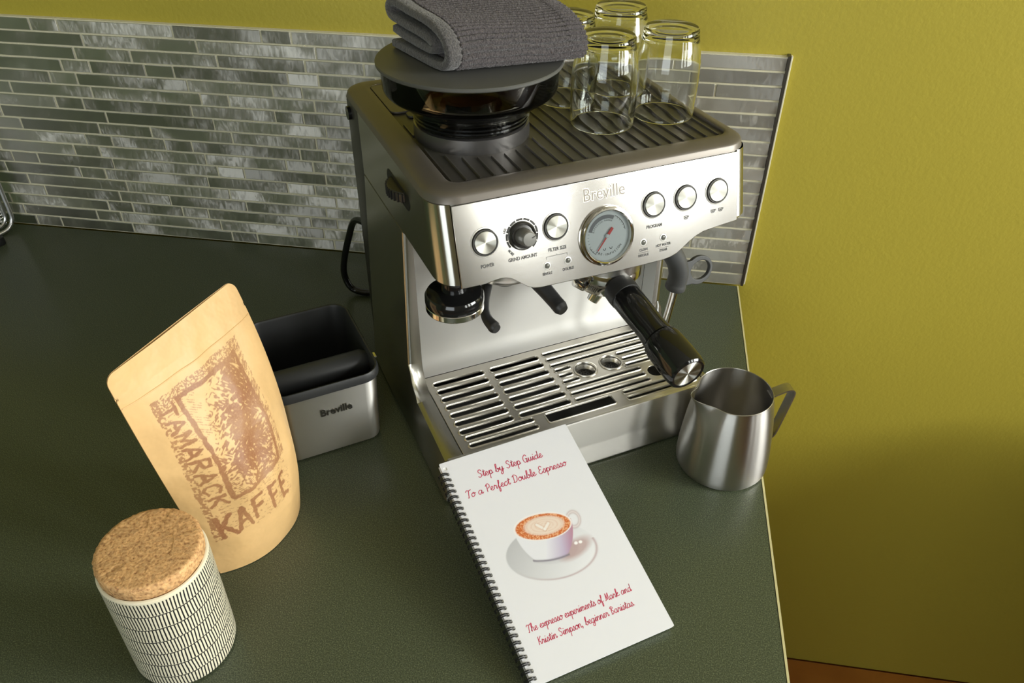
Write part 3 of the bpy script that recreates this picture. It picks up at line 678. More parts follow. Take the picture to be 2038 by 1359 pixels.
# steam wand
sw = link('steam_wand', tube('steam_wand', catmull([(0.238, 0.030, 0.262), (0.240, 0.026, 0.245), (0.247, 0.021, 0.210), (0.258, 0.020, 0.185), (0.2575, 0.020, 0.165), (0.2520, 0.020, 0.125), (0.2460, 0.020, 0.088)], 8), 0.0042, 16), M['chrome'], mach)
link('wand_grip', tube('wand_grip', catmull([(0.2385, 0.020, 0.232), (0.2450, 0.020, 0.214), (0.2540, 0.020, 0.199), (0.2590, 0.020, 0.184), (0.2585, 0.020, 0.172), (0.2568, 0.020, 0.1630)], 6), [0.0100]*4+[0.0106]*22+[0.0112]*4+[0.0100], 20), M['rubber'], sw)
tabr = link('grip_tab', shape('grip_tab', [(0.0275+0.0185*math.cos(t), 0.016*math.sin(t)) for t in np.linspace(-2.15, 2.15, 30)] + [(0.002, 0.0145), (0.002, -0.0125)],
            [[(0.0290+0.0130*math.cos(t), 0.0105*math.sin(t)) for t in np.linspace(0, 2*PI, 33)[:-1]]], 0.0014, 0.0010), M['rubber'], sw, (0.2590, 0.020, 0.1790), (PI/2-0.25, 0.0, 0.10))
# drip tray
TZ = 0.0655
slots = []
for i in range(7):
    yy = 0.0805-i*0.01370
    slots += [(-0.0015, 0.0580, yy, 0.0034), (0.0660, 0.1257, yy, 0.0034)]
slots += [(0.0010, 0.0768, -0.0124, 0.0026), (0.0010, 0.0768, -0.0236, 0.0026)]
for i in range(3): slots.append((0.1322, 0.2720, 0.0828-i*0.0112, 0.0020))
for i, e in zip(range(3), (0.1520, 0.1495, 0.1525)):
    yy = 0.0508-i*0.0107; slots += [(0.1328, e, yy, 0.0020), ((0.2120, 0.2138, 0.2121)[i], 0.2720, yy, 0.0020)]
for i in range(3): slots.append((0.1316, 0.2245, 0.0183-i*0.0106, 0.0020))
for i in range(2): slots.append((0.1855, 0.2720, -0.0118-i*0.0106, 0.0020))
holes = [stadium(a, b, yy, h, 5) for a, b, yy, h in slots]
def ring2(cx, cy, r, n=28): return [(cx+r*math.cos(2*PI*k/n), cy+r*math.sin(2*PI*k/n)) for k in range(n)]
big = rrect(0.0912, 0.1700, -0.0236, -0.0104, 0.0022, 4)
wells = [(0.1660, 0.0402, 0.0118), (0.1988, 0.0402, 0.0118), (0.2385, 0.0077, 0.0092)]
holes += [big]+[ring2(*w_) for w_ in wells]
dt = link('drip_grille', shape('drip_grille', rrect(-0.0088, 0.2790, -0.0322, 0.0962, 0.003, 4), holes, 0.0006, 0.0005), M['tray'], mach, (0, 0, TZ-0.0011))
rims = []
for a, b, yy, h in slots: rims.append(tube('r', [(x, y_, 0.0012) for x, y_ in stadium(a-0.0010, b+0.0010, yy, h+0.0010, 5)], 0.00095, 6, True))
rims.append(tube('r', [(x, y_, 0.0012) for x, y_ in rrect(0.0902, 0.1710, -0.0246, -0.0094, 0.003, 4)], 0.00095, 6, True))
for w_ in wells[:2]: rims.append(tube('r', [(x, y_, 0.0012) for x, y_ in ring2(w_[0], w_[1], w_[2]+0.0012)], 0.0013, 6, True))
link('slot_rims', join('slot_rims', rims, 60), M['tray'], dt)
for w_ in wells[:2]:
    link('drain_cup', lathe('drain_cup', [(w_[2]+0.0004, -0.0002), (w_[2]-0.0016, -0.0060)], 32), M['steel'], dt, (w_[0], w_[1], 0))
    dots = [(0, 0)]+[(0.0032*math.cos(k*PI/3), 0.0032*math.sin(k*PI/3)) for k in range(6)]+[(0.0064*math.cos(k*PI/6+0.2), 0.0064*math.sin(k*PI/6+0.2)) for k in range(12)]
    link('drain_sieve', shape('drain_sieve', ring2(0, 0, w_[2]-0.0014), [ring2(a, b, 0.0010, 10) for a, b in dots], 0.0003), M['dark'], dt, (w_[0], w_[1], -0.0062))
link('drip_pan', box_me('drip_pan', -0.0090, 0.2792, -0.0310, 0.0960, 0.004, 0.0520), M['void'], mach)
fp = [(-0.0310, TZ-0.0004), (-0.0325, TZ+0.0006), (-0.0345, TZ+0.0002), (-0.0352, TZ-0.0016), (-0.0352, 0.0275), (-0.0358, 0.0250), (-0.0392, 0.0040), (-0.0385, 0.0020), (-0.0310, 0.0020)]
link('tray_fascia', loft('tray_fascia', [[(xx, y_, z_) for y_, z_ in fp] for xx in (-0.0255, 0.2895)], True, True, True, True, 25), M['fascia'], mach)
# grind size wheel in the left side
gw = link('grind_wheel', lathe('grind_wheel', [(0, -0.005), (0.026, -0.005), (0.0275, -0.0035), (0.0275, 0.0035), (0.026, 0.005), (0, 0.005)], 44, 30), M['dark'], mach, (-0.0010, 0.096, 0.2990))
link('wheel_slot', loft('wheel_slot', [[(-0.0182+dx, 0.096+a, 0.2990+b) for a, b in stadium(-0.036, 0.036, 0, 0.0085)] for dx in (-0.0002, 0.0006)]), M['void'], mach)
for k in range(40):
    a = 2*PI*k/40
    if math.cos(a) > 0.1: continue
    link('wheel_tooth', bpy.data.meshes.get('wheel_tooth') or box_me('wheel_tooth', 0.0268, 0.0284, -0.0008, 0.0008, -0.0044, 0.0044), M['blackm'], gw, (0, 0, 0), (0, 0, a))
# mains lead behind the machine
def toloc(x, y, z):
    c, s = math.cos(MR), math.sin(MR); a, b = x-MX, y-MY; return (c*a+s*b, -s*a+c*b, z)
link('power_cord', tube('power_cord', catmull([toloc(-0.492, -0.180, 0.150), toloc(-0.520, -0.150, 0.135), toloc(-0.540, -0.128, 0.095), toloc(-0.553, -0.122, 0.055), toloc(-0.556, -0.120, 0.028), toloc(-0.545, -0.122, 0.0085), toloc(-0.515, -0.120, 0.0052), toloc(-0.470, -0.085, 0.0052)], 8), 0.0046, 12), M['black'], mach)
for x, y_ in ((-0.005, 0.0), (0.295, 0.0), (0.0, 0.285), (0.29, 0.285)):
    link('foot', lathe('foot', [(0, 0), (0.012, 0), (0.013, 0.002), (0.012, 0.006), (0, 0.006)], 24), M['blackm'], mach, (x, y_, 0))

# ------------------------------------------------------------------ portafilter locked in the group head
pf = empty('portafilter', mpt(GX, GY, 0.20), MR, 'portafilter with black handle and steel end disc, locked under the gauge', 'portafilter')
link('basket_ring', lathe('basket_ring', [(0.026, 0.0178), (0.0345, 0.0178), (0.0350, 0.0160), (0.0350, 0.0080), (0.0335, 0.0060), (0.0310, 0.0020), (0.0290, -0.0080), (0.020, -0.0130), (0, -0.0130)], 64, 30), M['chrome'], pf)
for a in (200, 20, 290):
    ca, sa = math.cos(math.radians(a)), math.sin(math.radians(a))
    if a == 290: continue
    o = link('locking_ear', box_me('locking_ear', 0.030, 0.0440, -0.0080, 0.0080, 0.0020, 0.0130, 0.002, 2), M['chrome'], pf, (0, 0, 0), (0, 0, math.radians(a)))
# direction of the handle in the group frame
h0 = Vector((0.168-GX, -0.012-GY, 0.204-0.20)); h1 = Vector((0.1727-GX, -0.1285-GY, 0.1835-0.20))
dv = (h1-h0); hl = dv.length; dv.normalize()
q = dv.to_track_quat('Z', 'Y').to_euler()
hd = link('handle', lathe('handle', [(0, -0.004), (0.0125, -0.004), (0.0125, 0.004), (0.0150, 0.008), (0.0156, 0.014), (0.0153, 0.030), (0.0148, 0.050), (0.0150, 0.060), (0.0158, 0.068), (0.0161, 0.0715), (0.0152, 0.0722),
     (0.0152, 0.0732), (0.0180, 0.0742), (0.0190, 0.080), (0.0193, hl-0.020), (0.0191, hl-0.006), (0.0182, hl-0.001), (0.0165, hl+0.0006), (0.0150, hl+0.0004), (0.0148, hl-0.0008), (0, hl-0.0008)], 56, 30), M['black'], pf, h0, q)
link('handle_collar', lathe('handle_collar', [(0.0135, -0.006), (0.0160, -0.004), (0.0164, 0.004), (0.0160, 0.011), (0.0140, 0.012)], 48, 30), M['blackm'], pf, h0, q)
link('end_disc', lathe('end_disc', [(0, 0.0006), (0.0142, 0.0006), (0.0149, 0.0)], 48, 30), M['spun'], pf, h0+dv*(hl-0.0006), q)
link('spout', tube('spout', [(-0.006, 0, -0.012), (-0.009, 0, -0.020), (-0.014, 0, -0.028)], [0.008, 0.007, 0.006], 14), M['chrome'], pf)
link('spout', tube('spout', [(0.006, 0, -0.012), (0.009, 0, -0.020), (0.014, 0, -0.028)], [0.008, 0.007, 0.006], 14), M['chrome'], pf)

# ------------------------------------------------------------------ tamper parked under the left of the head
tp = empty('tamper', mpt(0.0010, 0.003, 0.2190), MR, 'round black tamper with steel base stored under the left of the machine head', 'tamper')
link('tamper_base', lathe('tamper_base', [(0, 0), (0.0262, 0), (0.0268, 0.001), (0.0268, 0.0060), (0.0262, 0.0068), (0, 0.0068)], 64, 30), M['chrome'], tp)
link('tamper_cap', lathe('tamper_cap', [(0, 0.0068), (0.0268, 0.0068), (0.0272, 0.0090), (0.0270, 0.0150), (0.0252, 0.0180), (0.016, 0.0195), (0.0115, 0.0205), (0.0105, 0.0325), (0, 0.0325)], 64, 30), M['black'], tp)

# ------------------------------------------------------------------ four upturned glasses on the cup plate
gp_o = [(0.0302, 0), (0.0307, 0.0005), (0.0309, 0.0012), (0.0318, 0.014), (0.0325, 0.030), (0.0324, 0.044), (0.0314, 0.056), (0.0295, 0.067), (0.0275, 0.0765), (0.0267, 0.0810), (0.0266, 0.0836), (0.0258, 0.0852), (0.0244, 0.0858), (0.018, 0.0852), (0.008, 0.0846), (0, 0.0845)]
gp_i = [(0, 0.0790), (0.010, 0.0790), (0.020, 0.0782), (0.0242, 0.0760), (0.0262, 0.0705), (0.0282, 0.063), (0.0300, 0.054), (0.0309, 0.043), (0.0311, 0.030), (0.0304, 0.014), (0.0295, 0.0012), (0.0297, 0.0004), (0.0302, 0)]
gme = lathe('glass_wall', gp_o+gp_i, 64, 60)
GLS = [((0.1935, 0.0930), 'clear upturned glass nearest the front, its rim closest to the machine name'),
       ((0.2622, 0.0912), 'clear upturned glass at the right, nearest the olive wall'),
       ((0.1905, 0.1690), 'clear upturned glass half hidden behind the folded grey towel'),
       ((0.2560, 0.1775), 'clear upturned glass furthest back, its base cut by the top of the picture')]
for (x, y_), lab in GLS:
    g = link('drinking_glass', gme, M['glass'], None, mpt(x, y_, 0.3322)); g.rotation_euler = (0, 0, random.random()*6)
    tag(g, lab, 'glass', 'upturned glasses on top of the espresso machine')

# ------------------------------------------------------------------ folded towel on the hopper lid
tw = empty('folded_towel', mpt(0.075, 0.125, 0.4032), MR, 'folded charcoal ribbed towel lying on the hopper lid', 'towel')
OFF = np.array([0.075, 0.125])
path = [(0.100, 0.0045), (0.060, 0.0042), (0.022, 0.0044), (0.008, 0.0075), (0.0015, 0.0150), (0.0035, 0.0245), (0.014, 0.0325), (0.034, 0.0372), (0.065, 0.0405), (0.088, 0.0425), (0.1005, 0.0405), (0.1055, 0.0345), (0.101, 0.0290), (0.085, 0.0280), (0.055, 0.0262), (0.034, 0.0235), (0.0245, 0.0195), (0.030, 0.0150), (0.050, 0.0150), (0.080, 0.0168), (0.096, 0.0185)]
CPt = np.array(catmull(path, 40)); seg = np.r_[0, np.cumsum(np.linalg.norm(np.diff(CPt, axis=0), axis=1))]
SS = np.arange(0, seg[-1], 0.00062); CPt = np.stack([np.interp(SS, seg, CPt[:, 0]), np.interp(SS, seg, CPt[:, 1])], 1)
TT = np.gradient(CPt, axis=0); TT /= np.linalg.norm(TT, axis=1)[:, None]; NN = np.stack([-TT[:, 1], TT[:, 0]], 1)   # left of travel = outside
def towel_part(t0, t1, n, ribs, extra):
    rings = []; wob0 = rng.normal(0, 1, 6)
    for i in range(n):
        f = i/(n-1); t = t0+(t1-t0)*f; g = t/0.140
        ph = PI*(SS/0.0046)+0.35*math.sin(t*70+1)+0.25*math.sin(t*160)
        amp = 0.0040 if ribs else 0.0
        th = 0.0036+extra
        jit = rng.normal(0, 0.00022 if ribs else 0.00012, (2, len(SS)))
        if not ribs: th -= 0.0012*(abs(f-0.5)*2)**4
        o1 = CPt+NN*(th+amp*(np.abs(np.sin(ph))**0.7-0.75)+jit[0])[:, None]; o2 = CPt-NN*(th*0.9+amp*(np.abs(np.sin(ph))-0.5)+jit[1])[:, None]
        ring = np.concatenate([o1, o2[::-1]])
        a = np.array([0.030, 0.080])+np.array([0.993, -0.105])*t
        th0 = np.array([-0.20, 0.975]); th1 = np.array([0.02, 0.99]); e2 = th0*(1-g)+th1*g
        s = ring[:, 0]; z = np.maximum(ring[:, 1], 0.0003)
        lift = 1-0.10*g
        zz = z*lift
        if g > 0.8: zz = zz*(1-0.10*((g-0.8)/0.2)**2) + 0.0006
        sag = 0.0012*np.sin(s*60+t*45)*(z/0.045)
        X = a[0]+e2[0]*s-OFF[0]; Y = a[1]+e2[1]*s-OFF[1]
        rings.append([(X[q], Y[q], max(zz[q]+sag[q], 0.0003)) for q in range(len(s))])
    # caps as strips of quads between the two faces
    m = len(SS); V = [p for r_ in rings for p in r_]; F = []; nn = 2*m
    for i in range(n-1):
        for j in range(nn):
            a_, b_ = i*nn+j, i*nn+(j+1) % nn; F.append((a_, b_, b_+nn, a_+nn))
    for base in (0, (n-1)*nn):
        for j in range(m-1): F.append((base+j, base+j+1, base+nn-2-j, base+nn-1-j))
    me = bpy.data.meshes.new('towel'); me.from_pydata(V, [], F); me.update()
    bm = bmesh.new(); bm.from_mesh(me); bmesh.ops.recalc_face_normals(bm, faces=bm.faces); bm.to_mesh(me); bm.free()
    shade(me, 80); return me
link('ribbed_cloth', towel_part(0.0125, 0.128, 130, True, 0.0), M['towel'], tw)
link('hem', towel_part(0.0, 0.0128, 9, False, 0.0004), M['hem'], tw)

# ------------------------------------------------------------------ milk jug
JX, JY = -0.0448, -0.3755
jug = empty('milk_jug', (JX, JY, 0), 0, 'stainless steel milk jug with open spout and flat strap handle', 'milk jug')
SPA = math.radians(206); HDA = math.radians(17)
def jug_ring(r, z, sp, n=72):
    out = []
    for k in range(n):
        a = 2*PI*k/n; d = (a-SPA+PI) % (2*PI)-PI
        b_ = sp*(math.exp(-(d/0.30)**2)*0.0125-math.exp(-((abs(d)-0.55)/0.22)**2)*0.0012)
        out.append(((r+b_)*math.cos(a), (r+b_)*math.sin(a), z+sp*0.0035*math.exp(-(d/0.35)**2)))
    return out
jo = [(0.0440, 0.0004, 0), (0.0470, 0.0012, 0), (0.0486, 0.0040, 0), (0.0491, 0.010, 0), (0.0487, 0.024, 0), (0.0472, 0.042, 0), (0.0450, 0.062, 0), (0.0424, 0.080, 0.15), (0.0402, 0.092, 0.5), (0.0388, 0.0985, 0.9), (0.0386, 0.1000, 1.0), (0.0380, 0.1003, 1.0), (0.0376, 0.0998, 1.0), (0.0380, 0.0980, 0.9), (0.0393, 0.092, 0.5), (0.0415, 0.080, 0.15), (0.0446, 0.060, 0), (0.0468, 0.040, 0), (0.0480, 0.020, 0), (0.0470, 0.006, 0), (0.0430, 0.0030, 0)]
link('jug_body', loft('jug_body', [jug_ring(r, z, s_) for r, z, s_ in jo], True, True, True, True, 50), M['jug'], jug)
ca, sa = math.cos(HDA), math.sin(HDA)
hp = catmull([(0.0385, 0.0905), (0.046, 0.0945), (0.057, 0.0985), (0.0625, 0.0960), (0.0630, 0.0890), (0.0590, 0.0660), (0.0545, 0.0420), (0.0520, 0.0345), (0.0485, 0.0310)], 6)
link('jug_handle', ribbon('jug_handle', [(p[0]*ca, p[0]*sa, p[1]) for p in hp], (-sa, ca, 0), 0.0062, 0.0008), M['jug'], jug)

# ------------------------------------------------------------------ knock box
KR = math.radians(34.5)
kb = empty('knock_box', (-0.5052, -0.3732, 0), KR, 'square steel knock box lined with black rubber, crossbar inside', 'knock box')
W2, D2 = 0.0595, 0.0730
def kring(g, z, r=0.020): return [(x, y_, z) for x, y_ in rrect(-W2-g, W2+g, -D2-g, D2+g, r+g, 8)]
link('steel_shell', loft('steel_shell', [kring(-0.008, 0.0010), kring(-0.0062, 0.0022), kring(-0.0050, 0.006), kring(-0.0035, 0.050), kring(-0.0015, 0.0890), kring(-0.003, 0.0890)], True, False), M['kshell'], kb)
link('rubber_liner', loft('rubber_liner', [kring(-0.0020, 0.0885), kring(0.0008, 0.0885), kring(0.0012, 0.0905), kring(0.0010, 0.0965), kring(-0.0004, 0.0990), kring(-0.0020, 0.0985), kring(-0.0032, 0.0960), kring(-0.0050, 0.0600), kring(-0.0080, 0.0100), kring(-0.0140, 0.0060)], False, True), M['knock_rubber'], kb)
bar = link('knock_bar', tube('knock_bar', [(-W2+0.004, -0.026, 0.0800), (-W2+0.010, -0.026, 0.0805), (0, -0.026, 0.0805), (W2-0.010, -0.026, 0.0805), (W2-0.004, -0.026, 0.0800)], [0.0115, 0.0142, 0.0142, 0.0142, 0.0115], 28), M['knock_rubber'], kb)
link('bar_end', box_me('bar_end', W2, W2+0.0075, -0.030, -0.021, 0.0830, 0.0852, 0.0006, 1), M['chrome'], kb)
kt = text_me('Breville', 0.0135, 0.0003, 0.0004, 0.86)
link('name_letters', kt, pbr('embossed_dark', (0.22, 0.21, 0.19), 0.35, 1.0), kb, (0.006, -D2+0.0018, 0.0620), (PI/2+0.05, 0, 0))

# ------------------------------------------------------------------ kraft coffee pouch
BLp, BRp, TLp, TRp = [np.array(a) for a in ((-0.523, -0.605, 0.0008), (-0.493, -0.485, 0.0008), (-0.562, -0.611, 0.24), (-0.525, -0.461, 0.24))]
PN = np.array([0.97, -0.24, 0.0]); PO = np.array([-0.515, -0.545, 0.0])
def pouch(u, v, side_=1.0):
    u = np.asarray(u, float); v = np.asarray(v, float)
    Lp = BLp+(TLp-BLp)*v[..., None]-PN*(0.004*4*v*(1-v))[..., None]; Rp = BRp+(TRp-BRp)*v[..., None]+PN*(0.016*4*v*(1-v))[..., None]
    b = np.interp(v, [0, .15, .35, .55, .75, .9, 1], [.030, .034, .034, .026, .013, .004, .001])
    P = (Lp+Rp)/2+(Rp-Lp)/2*u[..., None]
    wr = 0.0015*np.sin(u*7+v*9)*np.sin(v*PI)+0.0011*np.sin(u*13-v*21+1)*np.sin(v*PI)*(1-u*u)+0.0008*np.sin(u*4+v*34)*np.clip(v-0.55, 0, 1)
    prof = 1-np.abs(u)**2.4
    if side_ > 0: d = b*prof+wr*(1-np.abs(u)**6)+0.0004
    else: d = -(b*0.75)*prof-0.0004
    return P+PN*d[..., None]
pou = empty('coffee_pouch', tuple(PO), 0, 'tan kraft paper coffee bag printed with a brown woodcut tree', 'coffee bag')
nu, nv = 300, 420
UU, VV = np.meshgrid(np.linspace(-1, 1, nu), np.linspace(0, 1, nv)); 
# --- woodcut print as ink coverage over (u,v); x,y in mm on the bag
WX, WY = 73.0, 245.0
Xm, Ym = UU*WX, VV*WY
def vnoise(x, y, s, seed):
    r_ = np.random.default_rng(seed); G = r_.random((64, 64)); x = x/s; y = y/s
    xi = np.floor(x).astype(int); yi = np.floor(y).astype(int); fx = x-xi; fy = y-yi; fx = fx*fx*(3-2*fx); fy = fy*fy*(3-2*fy)
    g = lambda a, b: G[a % 64, b % 64]
    return (g(xi, yi)*(1-fx)+g(xi+1, yi)*fx)*(1-fy)+(g(xi, yi+1)*(1-fx)+g(xi+1, yi+1)*fx)*fy
ink = np.zeros_like(Xm)
wobx = (vnoise(Xm, Ym, 3.0, 1)-0.5)*1.6; woby = (vnoise(Xm, Ym, 3.0, 2)-0.5)*1.6
Xw, Yw = Xm+wobx, Ym+woby
def dseg(p, q, X=None, Y=None):
    X = Xw if X is None else X; Y = Yw if Y is None else Y
    p = np.array(p, float); q = np.array(q, float); d = q-p; t = np.clip(((X-p[0])*d[0]+(Y-p[1])*d[1])/(d@d+1e-9), 0, 1)
    return np.hypot(X-p[0]-t*d[0], Y-p[1]-t*d[1])
def stroke(p, q, wd):
    global ink
    ink = np.maximum(ink, np.clip((wd-dseg(p, q))/0.35+0.5, 0, 1))
def uvmm(u, v): return np.array([u*WX, v*WY])
fTL, fTR, fBR, fBL = uvmm(-.435, .792), uvmm(.500, .800), uvmm(.300, .372), uvmm(-.505, .349)
oTL, oTR, oBR, oBL = uvmm(-.72, .822), uvmm(.62, .838), uvmm(.34, .20), uvmm(-.87, .176)
# quad coordinates inside a 4-gon (bilinear inverse by Newton)
def quadco(A, B, C_, D):
    s = np.full_like(Xw, 0.5); t = np.full_like(Xw, 0.5)
    for _ in range(6):
        Px = (1-s)*(1-t)*D[0]+s*(1-t)*C_[0]+s*t*B[0]+(1-s)*t*A[0]; Py = (1-s)*(1-t)*D[1]+s*(1-t)*C_[1]+s*t*B[1]+(1-s)*t*A[1]
        sx_ = (1-t)*(C_[0]-D[0])+t*(B[0]-A[0]); sy_ = (1-t)*(C_[1]-D[1])+t*(B[1]-A[1])
        tx_ = (1-s)*(A[0]-D[0])+s*(B[0]-C_[0]); ty_ = (1-s)*(A[1]-D[1])+s*(B[1]-C_[1])
        det = sx_*ty_-sy_*tx_; ex, ey = Xw-Px, Yw-Py
        s = s+(ex*ty_-ey*tx_)/det; t = t+(sx_*ey-sy_*ex)/det
    return s, t
fs, ft = quadco(fTL, fTR, fBR, fBL)
inside = (fs > 0) & (fs < 1) & (ft > 0) & (ft < 1)
# tree picture: dark mass, flecks of bare paper, pale sky at upper left
mass = np.clip(1.5-2.4*np.hypot((fs-0.62)/0.85, (ft-0.42)/1.0), 0, 1)
mass = np.maximum(mass, np.clip(1.35-3.2*np.abs(fs-0.80)-0.9*np.abs(ft-0.75), 0, 1)); mass = np.maximum(mass, np.clip(1.2-1.6*np.abs(fs-0.45)-2.2*np.abs(ft-0.28), 0, 1))
lowf = vnoise(Xm, Ym, 9.0, 41)
flA = vnoise((Xm*0.9+Ym*0.44)/2.6, (Ym*0.9-Xm*0.44), 1.15, 5); flB = vnoise((Xm*0.6-Ym*0.8)/2.6, (Ym*0.6+Xm*0.8), 1.15, 6)
fleck = np.where(lowf > 0.5, flA, flB)
tree = np.clip((fleck-(0.86-0.70*mass))*7+0.5, 0, 1); tree = np.where(mass < 0.05, 0, tree)
hat = ((np.sin((Xm*0.8+Ym)*2.4)+vnoise(Xm, Ym, 2.5, 8)*2-1.0) > 0.75) & (fs < 0.22) & (ft > 0.62)
tree = np.maximum(tree, hat*0.75)
hat2 = ((np.sin((Ym-Xm*0.15)*3.4)+vnoise(Xm, Ym, 1.8, 18)*2.6-1.3) > 0.85) & (ft < 0.22)
tree = np.maximum(tree, hat2*0.8)
ink = np.where(inside, np.maximum(ink, tree), ink)
for p, q in ((fTL, fTR), (fTR, fBR), (fBR, fBL), (fBL, fTL)): stroke(p, q, 2.1)
# gouge marks round the frame
os_, ot_ = quadco(oTL, oTR, oBR, oBL)
outer = (os_ > -0.01) & (os_ < 1.01) & (ot_ > -0.005) & (ot_ < 1.01) & (~inside)
band_top = outer & (ot_ > 0.935); nz = vnoise(Xm*1.0+Ym*0.9, Ym-Xm, 1.3, 9)
ink = np.where(band_top & (nz > 0.48), np.maximum(ink, 0.85), ink)
band_r = outer & (fs > 1.0) & (ot_ > 0.25); ink = np.where(band_r & (vnoise(Xm-Ym, Ym*0.5, 1.2, 10) > 0.55), np.maximum(ink, 0.8), ink)
edgeL = outer & (os_ < 0.045); ink = np.where(edgeL & (vnoise(Xm, Ym, 1.6, 11) > 0.42), np.maximum(ink, 0.85), ink)
chat = outer & (vnoise(Xm*0.5, Ym*1.6, 1.1, 12) > 0.76); ink = np.where(chat, np.maximum(ink, 0.6), ink)
# lettering: block capitals on a unit cell (0..1, 0..1)
GL = {'T': [((0, 1), (1, .94)), ((.5, .97), (.48, 0))], 'A': [((.02, 0), (.5, 1)), ((.5, 1), (.98, 0)), ((.22, .36), (.78, .36))],
      'M': [((.02, 0), (.12, 1)), ((.12, 1), (.5, .25)), ((.5, .25), (.88, 1)), ((.88, 1), (.98, 0))], 'R': [((.1, 0), (.1, 1)), ((.1, 1), (.75, .95)), ((.75, .95), (.8, .6)), ((.8, .6), (.12, .48)), ((.3, .5), (.92, 0))],
      'C': [((.9, .85), (.5, 1)), ((.5, 1), (.1, .7)), ((.1, .7), (.12, .25)), ((.12, .25), (.5, 0)), ((.5, 0), (.92, .15))], 'K': [((.12, 0), (.1, 1)), ((.88, 1), (.14, .45)), ((.3, .56), (.95, 0))],
      'F': [((.15, 0), (.12, 1)), ((.12, .97), (.92, 1)), ((.13, .54), (.72, .57))], 'E': [((.15, 0), (.12, 1)), ((.12, .97), (.9, 1)), ((.13, .52), (.72, .54)), ((.15, .03), (.92, .0))]}
def letter(ch, org, ex, ey, wd):
    for a, b in GL[ch]:
        stroke(org+ex*a[0]+ey*a[1], org+ex*b[0]+ey*b[1], wd)
# TAMARACK reads downwards at the left of the frame
p0, p1 = uvmm(-.600, .795), uvmm(-.665, .322); n8 = 8
for k, ch in enumerate('TAMARACK'):
    a = p0+(p1-p0)*(k/n8); ex = (p1-p0)/n8*0.80; ey = np.array([-ex[1], ex[0]]); ey = ey/np.linalg.norm(ey)*12.5
    letter(ch, a-ey*0.5, ex, ey, 1.45)
kb0 = [(-.815, .182), (-.600, .192), (-.375, .207), (-.105, .207), (.130, .205)]
for k, ch in enumerate('KAFFE'):
    o_ = uvmm(*kb0[k]); wdt = (13.5, 13.0, 13.5, 12.0, 10.0)[k]; letter(ch, o_, np.array([wdt, 0.6]), np.array([1.2, 24.0]), 2.05)
ink *= np.clip(0.80+0.35*vnoise(Xm, Ym, 0.8, 15), 0, 1)*(0.82+0.18*vnoise(Xm, Ym, 18, 16))
ink = np.clip(ink, 0, 1)
kraft = np.array([0.71, 0.455, 0.200]); inkc = np.array([0.315, 0.130, 0.055])
mott = (vnoise(Xm, Ym, 22, 20)*0.5+vnoise(Xm, Ym, 7, 21)*0.3+vnoise(Xm, Ym, 2.0, 22)*0.2-0.5)*0.14
base_c = kraft[None, None, :]*(1+mott[..., None])
colr = base_c*(1-ink[..., None])+inkc*ink[..., None]
def grid_me(name, P, colr=None, flip=False):
    nv_, nu_ = P.shape[:2]; idx = np.arange(nv_*nu_).reshape(nv_, nu_)
    q_ = np.stack([idx[:-1, :-1], idx[:-1, 1:], idx[1:, 1:], idx[1:, :-1]], -1).reshape(-1, 4)
    if flip: q_ = q_[:, ::-1]
    me = bpy.data.meshes.new(name); me.vertices.add(nv_*nu_); me.vertices.foreach_set('co', P.reshape(-1, 3).astype(np.float32).ravel())
    me.loops.add(q_.size); me.loops.foreach_set('vertex_index', q_.ravel().astype(np.int32))
    me.polygons.add(len(q_)); me.polygons.foreach_set('loop_start', np.arange(0, q_.size, 4, dtype=np.int32)); me.polygons.foreach_set('loop_total', np.full(len(q_), 4, dtype=np.int32))
    me.update(calc_edges=True); me.validate()
    if colr is not None:
        at = me.color_attributes.new('print', 'FLOAT_COLOR', 'POINT'); c4 = np.concatenate([colr.reshape(-1, 3), np.ones((nv_*nu_, 1))], 1)
        at.data.foreach_set('color', c4.astype(np.float32).ravel())
    me.polygons.foreach_set('use_smooth', [True]*len(me.polygons)); return me
Pf = pouch(UU, VV, 1.0)-PO
# rounded top corners and tear notches: pull the corner vertices in
def corner(P, U_, V_):
    rr = 0.075; 
    for sgn in (-1, 1):
        du = (sgn*U_-(1-rr*1.6))/(rr*1.6); dvv = (V_-(1-rr*0.5))/(rr*0.5)
        msk = (du > 0) & (dvv > 0); d = np.hypot(du, dvv); m = msk & (d > 1)
        U_ = np.where(m, sgn*((1-rr*1.6)+du/np.maximum(d, 1e-6)*rr*1.6), U_); V_ = np.where(m, (1-rr*0.5)+dvv/np.maximum(d, 1e-6)*rr*0.5, V_)
    return U_, V_
U2, V2 = corner(None, UU.copy(), VV.copy())
U2 = U2*(1-0.018*np.exp(-((V2-0.905)/0.006)**2)*(np.abs(U2) > 0.985))
Pf = pouch(U2, V2, 1.0)-PO
link('front_face', grid_me('front_face', Pf, colr), M['kraft'], pou)
ub, vb = np.meshgrid(np.linspace(-1, 1, 60), np.linspace(0, 1, 60)); u3, v3 = corner(None, ub, vb)
link('back_face', grid_me('back_face', pouch(u3, v3, -1.0)-PO, np.tile(kraft, (60, 60, 1)), True), M['kraft'], pou)
uf = np.linspace(-1, 1, 60); fr_ = pouch(uf, np.zeros(60), 1.0)-PO; bk_ = pouch(uf, np.zeros(60), -1.0)-PO
gus = np.stack([fr_*(1-t)+bk_*t for t in np.linspace(0, 1, 12)])
gus[1:-1, :, 2] += 0.002
link('base_gusset', grid_me('base_gusset', gus, np.tile(kraft, (12, 60, 1)), True), M['kraft'], pou)
zipr = pouch(np.linspace(-0.985, 0.985, 60), np.full(60, 0.865), 1.0)-PO
link('seal_crease', tube('seal_crease', [tuple(p+PN*(-0.0001)) for p in zipr], 0.0007, 8), pbr('kraft_plain', tuple(kraft*0.97), 0.5), pou)

